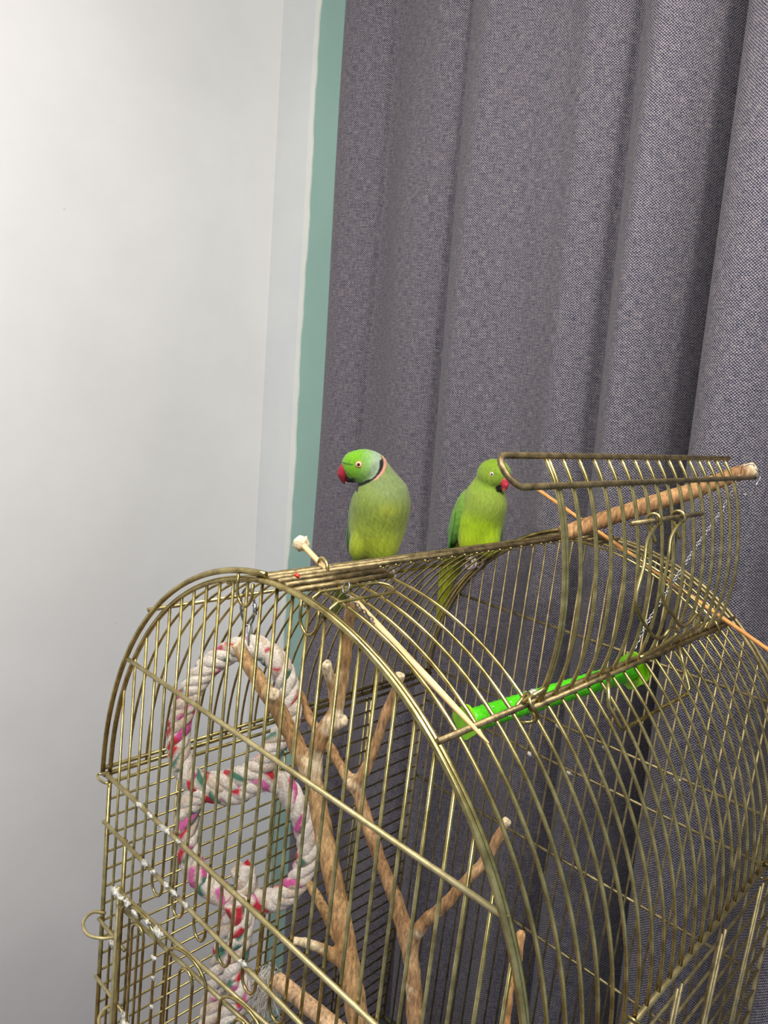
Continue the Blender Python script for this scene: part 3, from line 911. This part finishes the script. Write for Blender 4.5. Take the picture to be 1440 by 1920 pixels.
# ------------------------------------------------------------------ green swing perch on two chains
sa, sb = np.array((0.5478,0.3723,1.4993)), np.array((0.7864,0.3310,1.5131))
sd_ = (sb-sa)/np.linalg.norm(sb-sa)
swing = tag(empty('swing_perch', tuple((sa+sb)/2)), 'bright green plastic swing perch hanging from two thin chains', 'swing')
off = tuple(-(sa+sb)/2)
mb = MB()
n_ = 60
ts = np.linspace(0, 1, n_)
mb.tube([sa+(sb-sa)*t for t in ts], [.0106 + (.0005 if i % 2 else -.0003) for i in range(n_)], 20)
rod = link('rod', mb.mesh('rod'), M['green_plastic'], swing, off)
def petal_disc(c, axis, rad, th):
    a = np.array([0, 0, 1.0]); s1 = np.cross(axis, a); s1 /= np.linalg.norm(s1); s2 = np.cross(axis, s1)
    V, F = [], []
    k = 40
    for e in (-th/2, th/2):
        V.append(c + axis*e)
        for i in range(k):
            t = 2*PI*i/k
            q = rad*(1 + .10*math.cos(4*t))
            V.append(c + axis*e + q*(math.cos(t)*s1 + math.sin(t)*s2))
    for i in range(k):
        j = (i+1) % k
        F += [(0, 1+j, 1+i), (k+1, k+2+i, k+2+j), (1+i, 1+j, k+2+j, k+2+i)]
    return mesh('end_disc', V, F, False)
link('end_disc', petal_disc(sa - sd_*.004, sd_, .0155, .003), M['lime'], swing, off)
link('end_disc', petal_disc(sb + sd_*.003, sd_, .0200, .003), M['lime'], swing, off)
CL = [(0.4682,0.4721,1.6050), (0.4846,0.4487,1.5825), (0.5033,0.4213,1.5538), (0.5253,0.3963,1.5238), (0.5434,0.3789,1.5067)]
CR = [(0.7877,0.3341,1.5306), (0.8232,0.3364,1.5636), (0.8789,0.3379,1.6029), (0.9369,0.3380,1.6466), (0.9845,0.3350,1.6841), (1.0233,0.3348,1.7212)]
tag(link('chain', chain(CL, .0058, .0006).mesh('chain'), M['steel_dark'], swing, off), 'dark twisted chain', None)
tag(link('chain', chain(CR, .0062, .0007).mesh('chain'), M['steel'], swing, off), 'shiny silver chain', None)
pts = [np.array(CL[0]) + np.array((.002*math.sin(t), .0035*math.cos(t), .005+.005*math.sin(t))) for t in np.linspace(0, 2*PI, 14)[:-1]]
link('chain_hook', MB().tube(pts, .0009, 6, True).mesh('chain_hook'), M['steel_dark'], swing, off)
for k, (t, r_) in enumerate([(.32, .0055), (.335, .0042), (.35, .006), (.365, .0038), (.30, .003)]):
    p = sa + (sb-sa)*t + np.array((-.002, -.004, .0096))
    blob(tuple(p), r_, 90+k, M['dropping'], rod)
for k in range(14):
    t = rr.uniform(.06, .22); ang = rr.uniform(-.4, 1.2)
    p = sa + (sb-sa)*t + np.array((0, -.0108*math.cos(ang), .0108*math.sin(ang)))
    blob(tuple(p), .0009, 120+k, M['dropping'], rod)

# ------------------------------------------------------------------ rope toy
link_pts = [(0.5549,0.7349,1.5190), (0.5547,0.7246,1.4781), (0.5567,0.7159,1.4525)]
toy = tag(empty('rope_toy', (0.53, 0.70, 0.95)), 'white cotton rope toy flecked pink, red and green, hanging in two rings', 'rope toy')
toff = (-.53, -.70, -.95)
WHITE = np.array(lin(224, 212, 196)[:3]); CREAM = np.array(lin(206, 186, 164)[:3])
FLECK = [np.array(lin(*c)[:3]) for c in ((202, 84, 144), (184, 36, 50), (70, 116, 94), (190, 46, 56), (76, 120, 100), (208, 104, 156))]
def strands(path, closed, R_, seed, name, pitch=.066, p=.24):
    """four laid strands; each strand carries short coloured flecks of yarn"""
    P = spline(np.array(path), 12, closed)
    P, total = resample(P, .0026, closed)
    P, T, N_, B_ = frames(P, closed)
    n = len(P)
    turns = max(1, round(total/pitch)) if closed else total/pitch
    rr = np.random.default_rng(seed)
    root = None
    for k in range(4):
        ph = 2*PI*turns*np.arange(n)/n + k*PI/2
        C = P + R_*.52*(np.cos(ph)[:, None]*N_ + np.sin(ph)[:, None]*B_)
        sides = 10
        rad = R_*.56*(1 + .05*np.sin(np.arange(n)*1.3+k) + .04*rr.uniform(-1, 1, n))
        V, F = tube(C, rad, sides, closed)
        # flecks: cells along the strand and around it
        cell = 7
        nc = n//cell + 2
        pick = rr.uniform(0, 1, (nc, 5)); which = rr.integers(0, len(FLECK), (nc, 5)); sh = rr.integers(0, cell, 5)
        cols = np.zeros((len(V), 3))
        for i in range(n):
            for s in range(sides):
                sec = (s*5//sides + i//9) % 5
                ci = (i + sh[sec])//cell
                if pick[ci, sec] < p: c = FLECK[which[ci, sec]]
                elif pick[ci, sec] > .8: c = CREAM
                else: c = WHITE
                cols[i*sides+s] = c
        me = mesh('strand', V, F, True, cols)
        if root is None:
            root = link(name, me, M['rope'], toy, toff)
        else:
            link('strand', me, M['rope'], root)
    return root
r1 = strands(ROPE_A, True, .0142, 21, 'upper_ring')
r2 = strands(ROPE_B, True, .0142, 22, 'lower_ring')
r3 = strands(ROPE_C + [(0.494,0.660,0.91)], False, .0145, 23, 'rope_tail')
r4 = strands(ROPE_D, False, .0140, 24, 'rope_tail')
# frayed tuft of loose fibres at the rope's end and fuzz along the lower ring
def fuzz(points, count, length, seed, name, parent, down=0.0):
    rr = np.random.default_rng(seed); mb = MB()
    for _ in range(count):
        p = np.array(points[rr.integers(0, len(points))]) + rr.normal(0, .006, 3)
        d = rr.normal(0, 1, 3); d /= np.linalg.norm(d); d = d*(1-down) + np.array((0, 0, -1))*down
        b2 = rr.normal(0, .3, 3)
        q = [p + length*rr.uniform(.5, 1)*(t*d + t*t*b2*.5) for t in (0, .5, 1)]
        mb.tube(q, [.00035, .0003, .0001], 3)
    o = link(name, mb.mesh(name), M['fuzz'], parent)
    o['kind'] = 'stuff'
    return o
Pb = spline(np.array(ROPE_B), 6, True)
fuzz(Pb[:20], 260, .014, 31, 'loose_fibres', r2)
fuzz(spline(np.array(ROPE_A), 6, True)[30:60], 160, .012, 32, 'loose_fibres', r1)
fr = np.array((0.545,0.612,1.0650))
fuzz([fr + np.array((0, 0, -.02*i)) for i in range(3)], 420, .05, 33, 'frayed_end', r4, .55)
# quick link and ring
def ovalring(c, up, side, hl, hw, r, sides=8):
    return MB().tube([np.array(c) + np.array(up)*hl*math.cos(t) + np.array(side)*hw*math.sin(t) for t in np.linspace(0, 2*PI, 28)[:-1]], r, sides, True)
lc = (np.array(link_pts[0])+np.array(link_pts[1]))/2 + np.array((0, 0, .004))
sidev = np.array((.68, -.73, 0)); upv = np.array((0, 0.16, .987))
ql = link('quick_link', ovalring(lc, upv, sidev, .0235, .0088, .0015).mesh('quick_link'), M['steel_dark'], toy, toff)
p = lc + sidev*.0088 - upv*.002
link('nut', MB().tube([p - upv*.007, p + upv*.007], .0028, 6).mesh('nut'), M['steel'], ql)
rc = (np.array(link_pts[1])+np.array(link_pts[2]))/2 - np.array((0, 0, .004))
link('ring', ovalring(rc, upv, np.array((.73, .68, 0)), .0215, .010, .0016).mesh('ring'), M['steel'], toy, toff)

# ------------------------------------------------------------------ parakeets
# each bird is modelled in millimetres round its feet: x sideways, y away from the room, z up
def rot_about(axis, deg):
    return np.array(Matrix.Rotation(math.radians(deg), 3, axis))
def srgb(c): return np.array(lin(*c)[:3])
def blend(a, b, t):
    t = np.clip(t, 0, 1)[:, None]
    return a*(1-t) + b*t

def blade(path, widths, flat, th, tipcol, basecol, sides=10):
    """a feather: flattened tapering vane along a path"""
    P = spline(np.array(path, float), 8)
    w = np.interp(np.linspace(0, 1, len(P)), np.linspace(0, 1, len(widths)), widths)
    T = np.gradient(P, axis=0); T /= np.linalg.norm(T, axis=1)[:, None]
    fl = np.array(flat, float)
    V, F, C = [], [], []
    for i in range(len(P)):
        s = np.cross(T[i], fl); s /= np.linalg.norm(s)
        nn = np.cross(s, T[i])
        for k in range(sides):
            t = 2*PI*k/sides
            V.append(P[i] + s*w[i]*math.cos(t) + nn*(th*min(1, w[i]/3))*math.sin(t))
            C.append(basecol + (tipcol-basecol)*(i/(len(P)-1)))
    for i in range(len(P)-1):
        for k in range(sides):
            l = (k+1) % sides
            F.append((i*sides+k, i*sides+l, (i+1)*sides+l, (i+1)*sides+k))
    F += [tuple(range(sides-1, -1, -1)), tuple((len(P)-1)*sides+k for k in range(sides))]
    return np.array(V), F, np.array(C)

def put(name, V, F, m, parent, cols=None, smooth=True):
    return link(name, mesh(name, np.asarray(V)*.001, F, smooth, cols), m, parent)

def ball(c, r, n=14, sq=(1, 1, 1)):
    V, F = [], []
    for j in range(n//2+1):
        for i in range(n):
            th, ph = PI*j/(n//2), 2*PI*i/n
            V.append((c[0]+r*sq[0]*math.sin(th)*math.cos(ph), c[1]+r*sq[1]*math.sin(th)*math.sin(ph), c[2]+r*sq[2]*math.cos(th)))
    for j in range(n//2):
        for i in range(n):
            F.append((j*n+i, j*n+(i+1) % n, (j+1)*n+(i+1) % n, (j+1)*n+i))
    return V, F

def eye(parent, c, out, r, ring_m, iris_m):
    """c = point on the skin, out = outward direction"""
    out = np.array(out, float); out /= np.linalg.norm(out)
    q = Vector(out).to_track_quat('Z', 'Y').to_matrix()
    Q = np.array(q)
    def disc(rad, h, lift, m, name, par):
        V, F = ball((0, 0, 0), 1, 16)
        V = np.array(V)*np.array((rad, rad, h))
        V = V @ Q.T + np.array(c) + out*lift
        return put(name, V, F, m, par)
    e = disc(r, r*.42, 0, ring_m, 'eye', parent)
    disc(r*.80, r*.42, r*.12, iris_m, 'iris', e)
    disc(r*.52, r*.42, r*.26, M['black'], 'pupil', e)
    return e

def hooked_beak(parent, H, fw, pts, wide, colf, name, h=.9):
    """pts = (forward, up, radius) from the head centre along the direction the bird looks"""
    fw = np.array(fw, float); fw /= np.linalg.norm(fw)
    sd2 = np.array((-fw[1], fw[0], 0.0))
    P3 = [(np.array((f_, 0, u)), r_) for f_, u, r_ in pts]
    def f(P):
        q = P.copy(); q[:, 1] = q[:, 1]/wide
        d = None
        for (p, ra), (p2, rb) in zip(P3[:-1], P3[1:]):
            e = sd_cone(q, p, p2, ra, rb)
            d = e if d is None else smin(d, e, 1.2)
        return d*min(1, wide)
    A = np.array([p for p, r_ in P3]); rm = max(r_ for p, r_ in P3) + 2
    V, F = skin(f, A.min(0)-rm, A.max(0)+rm, h)
    W = np.array(H) + V[:, :1]*fw + V[:, 1:2]*sd2 + V[:, 2:3]*np.array((0, 0, 1.0))
    return put(name, W, F, M['beak'], parent, colf(V))

def foot(parent, c, barv, seed):
    """four toes closed round the bar at c; barv = direction of the bar"""
    c = np.array(c, float); bv = np.array(barv, float); bv /= np.linalg.norm(bv)
    side = np.cross(bv, (0, 0, 1.0)); side /= np.linalg.norm(side)
    mb = MB()
    mb.tube([c + np.array((0, 0, 16.0)) - side*3, c + np.array((0, 0, 7.0)) - side*1, c + np.array((0, 0, 2.0))], [4.0, 3.2, 3.6], 8)
    for s_, offs in ((1, (-4.5, 3.5)), (-1, (-2.5, 5.5))):
        for j, o_ in enumerate(offs):
            base = c + bv*o_*.5
            n = 9
            pts, rad = [], []
            for i in range(n):
                t = i/(n-1)
                ang = PI*.5 - t*PI*1.25
                R2 = 9.2 if t < .9 else 8.4
                pts.append(base + bv*o_*(.4+.8*t) + s_*side*R2*.85*math.cos(ang) + np.array((0, 0, -7.2 + R2*math.sin(ang))))
                rad.append((2.9 + .45*math.sin(i*2.4))*(1-.5*t) if i < n-1 else .5)
            mb.tube(pts, rad, 8)
    return put('foot', mb.V, mb.F, M['foot'], parent)

def barb(V, k=.35, seed=0):
    """soft feather relief"""
    r_ = np.random.default_rng(seed); ph = r_.uniform(0, 6, 4)
    return k*(np.sin(V[:, 0]*.55+V[:, 2]*.35+ph[0])*np.sin(V[:, 2]*.42+ph[1]) + .5*np.sin(V[:, 0]*1.1-V[:, 1]*.7+ph[2])*np.sin(V[:, 2]*.8+ph[3]))

# ---------------- male: rose and black collar, body to the viewer, head turned in profile
def male():
    Fp = np.array((1.8574, GY, GZ))
    rootz = math.atan2(Fp[1], Fp[0]) - PI/2
    loc = np.array(U(*Fp)) + np.array((0, 0, .0086))
    root = tag(empty('parakeet', tuple(loc), rootz), 'green ringneck parakeet with black and pink collar and head in profile', 'parakeet', None)
    H = np.array((-42., -4., 149.5))
    def f(P):
        d = sd_ell(P, (-12, 4, 70), (42.5, 40, 60), rot_about('Y', 4))
        d = smin(d, sd_ell(P, (-11, -4, 98), (42.5, 38, 40)), 10)
        d = smin(d, sd_cone(P, (-27, 1, 150), (-9, 2, 114), 20, 33), 12)
        d = smin(d, sd_ell(P, H, (30.0, 23.5, 25), rot_about('Y', -8)), 5)
        d = smin(d, sd_ell(P, (-60, -4, 152), (13, 13, 14)), 8)
        d = smin(d, sd_ell(P, (-37, -14, 34), (14, 16, 23)), 6)
        d = smin(d, sd_ell(P, (0, -10, 34), (20, 20, 26)), 14)
        d = smin(d, sd_cone(P, (-18, 16, 40), (-32, 34, 4), 26, 12), 12)
        nr = np.abs(d) < 8
        d[nr] += barb(P[nr], .16, 3)
        return d
    V, F = skin(f, (-90, -60, -16), (50, 66, 184), 1.35)
    x, y, z = V[:, 0], V[:, 1], V[:, 2]
    C = np.tile(srgb((122, 140, 56)), (len(V), 1))
    C = blend(C, srgb((138, 152, 34)), (92-z)/50)
    C = blend(C, srgb((118, 134, 80)), (z-96)/22 * np.clip((x+60)/60, .3, 1))
    C = blend(C, srgb((150, 158, 54)), .8*np.exp(-((x-2)/16)**2 - ((z-92)/12)**2))
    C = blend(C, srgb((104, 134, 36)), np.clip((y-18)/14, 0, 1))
    C = blend(C, srgb((130, 146, 22)), np.clip((36-z)/20, 0, 1))
    rx = np.sqrt((x-H[0])**2 + ((y-H[1])*1.05)**2 + (z-H[2])**2)
    back_ = (x-H[0])*.62 - (z-H[2])*.78              # towards nape and throat
    side_ = (x-H[0])
    def soft(v, a, b_, w_=.7):                       # 1 inside [a, b]
        return np.clip((v-a)/w_+.5, 0, 1)*np.clip((b_-v)/w_+.5, 0, 1)
    inhead = np.maximum(soft(rx, -1, 29.2), np.maximum(soft(-side_, 2, 99)*soft(z, 130, 999), soft(z, 150, 999)*soft(-x, 20, 999)))
    face = blend(np.tile(srgb((104, 160, 24)), (len(V), 1)), srgb((120, 166, 54)), (side_+6)/18)
    face = blend(face, srgb((146, 162, 140)), (side_-7)/12)
    face = blend(face, srgb((150, 168, 142)), (rx-23.5)/5*np.clip((side_+10)/14, 0, 1))
    face = blend(face, srgb((108, 170, 16)), np.clip((z-158)/8, 0, 1)*np.clip((-side_-2)/8, 0, 1))
    C = blend(C, face, inhead)
    C = blend(C, srgb((212, 146, 126)), soft(rx, 30.6, 33.4)*soft(x, -25, 99)*soft(z, 128, 172))
    under = np.clip((136-z)/4, 0, 1)
    inner = 28.4*(1-under) + 25.8*under
    C = blend(C, srgb((14, 16, 12)), np.clip((rx-inner)/.7+.5, 0, 1)*soft(rx, 0, 30.8)*soft(back_, 4, 99)*np.maximum(soft(150-z, 0, 99), soft(x, -20, 99))*soft(z, 0, 167))
    C = blend(C, srgb((14, 16, 10)), soft(np.abs(y-H[1]), -1, 18)*soft(x, -66, -46)*soft(133-(x+66)*.42-z, 0, 99)*soft(z, 113, 999))
    C = blend(C, srgb((48, 84, 20)), soft(np.abs(z-152.0), -1, 1.1)*soft(-x, 57, 999))
    put('body', V, F, M['feather'], root, C)
    # beak
    def red(V_):
        c = np.tile(srgb((150, 38, 52)), (len(V_), 1))
        c = blend(c, srgb((214, 150, 134)), (V_[:, 2]-1.0)/3)
        return blend(c, srgb((120, 26, 36)), (-16-V_[:, 2])/6)
    fw = (-1, -.12, 0)
    hooked_beak(root, H, fw, [(20, -6, 11.5), (26, -8, 10.0), (29.4, -13.5, 7.8), (28.4, -21, 4.6), (25.4, -28, 1.0)], .74, red, 'upper_beak')
    hooked_beak(root, H, fw, [(14, -19, 6.5), (20, -20.5, 5.2), (22.5, -21.5, 3.0)], .75, lambda V_: np.tile(srgb((36, 22, 20)), (len(V_), 1)), 'lower_beak')
    eye(root, (-48.5, -26.6, 154.0), (-.12, -1, .06), 5.2, M['eye_ring'], M['iris'])
    eye(root, (-48.5, 18.6, 154.0), (-.12, 1, .06), 5.2, M['eye_ring'], M['iris'])
    # wings folded along both flanks
    for c, tilt in (((-47, 14, 64), -3), ((13, 30, 68), 8)):
        s = -1 if c[0] < 0 else 1
        def g(P):
            d = sd_ell(P, c, (10.5, 22, 46), rot_about('Y', tilt))
            d = smin(d, sd_cone(P, (c[0], c[1]+8, 40), (c[0]*.6-8, 48, -6), 9, 4), 8)
            return d + .3*np.sin(P[:, 2]*.5+P[:, 1]*.4)
        V, F = skin(g, (c[0]-34, -20, -20), (c[0]+34, 62, 122), 1.9)
        t = (110-V[:, 2])/100
        C = blend(np.tile(srgb((104, 138, 62)), (len(V), 1)), srgb((66, 112, 58)), t)
        wing = put('wing', V, F, M['feather'], root, C)
        for k in range(4):
            y0 = c[1] - 10 + 8*k
            Vb, Fb, Cb = blade([(c[0]+s*8, y0, 66-6*k), (c[0]+s*8, y0+8, 40-6*k), (c[0]*.85-3, y0+18, 12-5*k), (c[0]*.72-7, y0+26, -6-4*k)], [3, 6, 5, 1], (s, 0, .1), 1.6, srgb((52, 92, 44)), srgb((88, 128, 58)))
            put('feather', Vb, Fb, M['feather'], wing, Cb)
    for k, (dx, L) in enumerate(((0, 1.0), (3.5, .92), (-4, .84), (6, .7))):
        Vb, Fb, Cb = blade([(-30+dx, 32, 14), (-38+dx*1.2, 44, -14), (-52+dx, 56, -56*L), (-64+dx*.8, 68, -96*L), (-74+dx*.6, 76, -132*L)], [8, 9, 7.5, 5.5, 1.0], (.35, -.9, .2), 1.3, srgb((74, 82, 34)), srgb((118, 132, 34)))
        put('tail_feather', Vb, Fb, M['feather'], root, Cb)
    bv = rt_bar(rootz)
    foot(root, bv*22 + np.array((-2, 0, -6)), bv, 1)
    foot(root, -bv*20 + np.array((-2, 0, -6)), bv, 2)
    return root

def rt_bar(rootz):
    """direction of the cage bar in the bird's own frame"""
    return np.array((math.cos(-rootz), math.sin(-rootz), 0.0))

# ---------------- plain one: no collar, three-quarter head, wing towards the viewer
def plain():
    Fp = np.array((2.4086, GY, GZ))
    rootz = math.atan2(Fp[1], Fp[0]) - PI/2
    loc = np.array(U(*Fp)) + np.array((0, 0, -.0034))
    root = tag(empty('parakeet', tuple(loc), rootz), 'plain yellow-green parakeet without collar, facing the open roof door', 'parakeet', None)
    H = np.array((10., -6., 153.))
    def f(P):
        d = sd_ell(P, (-3, 4, 70), (40, 38, 58), rot_about('Y', 3))
        d = smin(d, sd_ell(P, (4, -6, 100), (35, 33, 36)), 10)
        d = smin(d, sd_cone(P, (7, 0, 148), (-2, 2, 114), 23, 31), 10)
        d = smin(d, sd_ell(P, H, (29, 27, 26.5)), 4)
        d = smin(d, sd_ell(P, H + np.array((10, -12, 2)), (15, 15, 15)), 8)
        d = smin(d, sd_ell(P, (-14, -12, 36), (18, 18, 24)), 12)
        d = smin(d, sd_ell(P, (18, -12, 36), (17, 18, 24)), 12)
        d = smin(d, sd_cone(P, (-12, 16, 38), (-36, 34, 4), 25, 11), 12)
        nr = np.abs(d) < 8
        d[nr] += barb(P[nr], .16, 8)
        return d
    V, F = skin(f, (-66, -60, -16), (56, 66, 188), 1.5)
    x, y, z = V[:, 0], V[:, 1], V[:, 2]
    C = np.tile(srgb((132, 154, 54)), (len(V), 1))
    C = blend(C, srgb((148, 178, 18)), (96-z)/26)
    C = blend(C, srgb((164, 180, 22)), .7*np.clip((50-z)/22, 0, 1))
    C = blend(C, srgb((128, 156, 46)), (z-122)/10)
    C = blend(C, srgb((122, 154, 22)), (z-160)/14)
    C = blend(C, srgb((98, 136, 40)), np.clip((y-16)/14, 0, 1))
    C = blend(C, srgb((104, 140, 24)), .8*np.exp(-((x-14)/12)**2 - ((z-157)/2.2)**2)*(y < -20))
    C = blend(C, srgb((118, 150, 44)), .6*np.exp(-((rxy(V, H)-30)/2.5)**2)*(z < 140))
    fw = np.array((.66, -.75, 0))
    chin = (np.linalg.norm(V - (H + fw*21 + np.array((-2, 0, -19))), axis=1) < 8)
    C[chin] = srgb((22, 26, 12))
    put('body', V, F, M['feather'], root, C)
    def red(V_):
        c = np.tile(srgb((182, 52, 66)), (len(V_), 1))
        c = blend(c, srgb((222, 120, 116)), (V_[:, 2]+1)/3)
        return blend(c, srgb((226, 130, 110)), (-17-V_[:, 2])/4)
    hooked_beak(root, H, fw, [(20, -5, 10.0), (26, -7, 9.2), (29.5, -12, 7.0), (29.0, -18, 4.2), (26.5, -23.5, 1.0)], .82, red, 'upper_beak')
    hooked_beak(root, H, fw, [(15, -18, 6.5), (21, -20, 5.0), (23, -21.5, 3.0)], .8, lambda V_: np.tile(srgb((40, 30, 24)), (len(V_), 1)), 'lower_beak')
    eye(root, (6.0, -32.0, 156.0), (-.10, -1, .08), 3.9, M['eye_ring_pink'], M['iris_pale'])
    eye(root, (36.0, 2.0, 156.0), (1, .12, .08), 3.9, M['eye_ring_pink'], M['iris_pale'])
    for c, tilt in (((-38, 6, 72), 9), ((24, 28, 68), 4)):
        s = -1 if c[0] < 0 else 1
        def g(P):
            d = sd_ell(P, c, (15 if s < 0 else 10, 25, 50), rot_about('Y', tilt))
            d = smin(d, sd_cone(P, (c[0]-6, c[1]+6, 44), (c[0]*.75-14, 46, -6), 10, 4), 8)
            return d + .3*np.sin(P[:, 2]*.5+P[:, 1]*.4)
        V, F = skin(g, (c[0]-38, -28, -20), (c[0]+36, 62, 130), 1.9)
        t = (116-V[:, 2])/96
        C = blend(np.tile(srgb((112, 148, 56)), (len(V), 1)), srgb((66, 122, 38)), t)
        C = blend(C, srgb((92, 138, 70)), .6*np.exp(-((V[:, 2]-62)/12)**2)*np.clip(-(V[:, 0]+40)/10, 0, 1))
        wing = put('wing', V, F, M['feather'], root, C)
        for k in range(5):
            y0 = c[1] - 22 + 9*k
            x0 = c[0] + s*(11 if k < 3 else 13)
            Vb, Fb, Cb = blade([(x0-s*1, y0, 84-7*k), (x0-s*.5, y0+3, 58-6*k), (c[0]-12 if s < 0 else c[0]-4, y0+12, 30-6*k), (c[0]-12 if s < 0 else c[0]*.6, y0+22, 4-5*k)], [2, 6.5, 6, 1.2], (s, -.5, .1), 1.7, srgb((40, 116, 34)), srgb((104, 152, 52)))
            put('feather', Vb, Fb, M['feather'], wing, Cb)
    for k, (dx, L) in enumerate(((0, 1.0), (4, .88), (-5, .78), (9, .60), (-8, .5))):
        Vb, Fb, Cb = blade([(-36+dx, 32, 12), (-40+dx*1.3, 42, -16), (-46+dx*1.2, 52, -70*L), (-50+dx*.8, 58, -120*L), (-54+dx*.4, 64, -186*L)], [8, 10, 8.5, 6.5, 2.0], (.5, -.85, .1), 1.4, srgb((150, 158, 22)), srgb((134, 142, 14)) if k != 3 else srgb((40, 92, 30)))
        put('tail_feather', Vb, Fb, M['feather'], root, Cb)
    bv = rt_bar(rootz)
    foot(root, bv*11 + np.array((2, 0, 6)), bv, 3)
    foot(root, -bv*18 + np.array((2, 0, 6)), bv, 4)
    return root
def rxy(V, H):
    return np.linalg.norm(V-H, axis=1)
male()
plain()
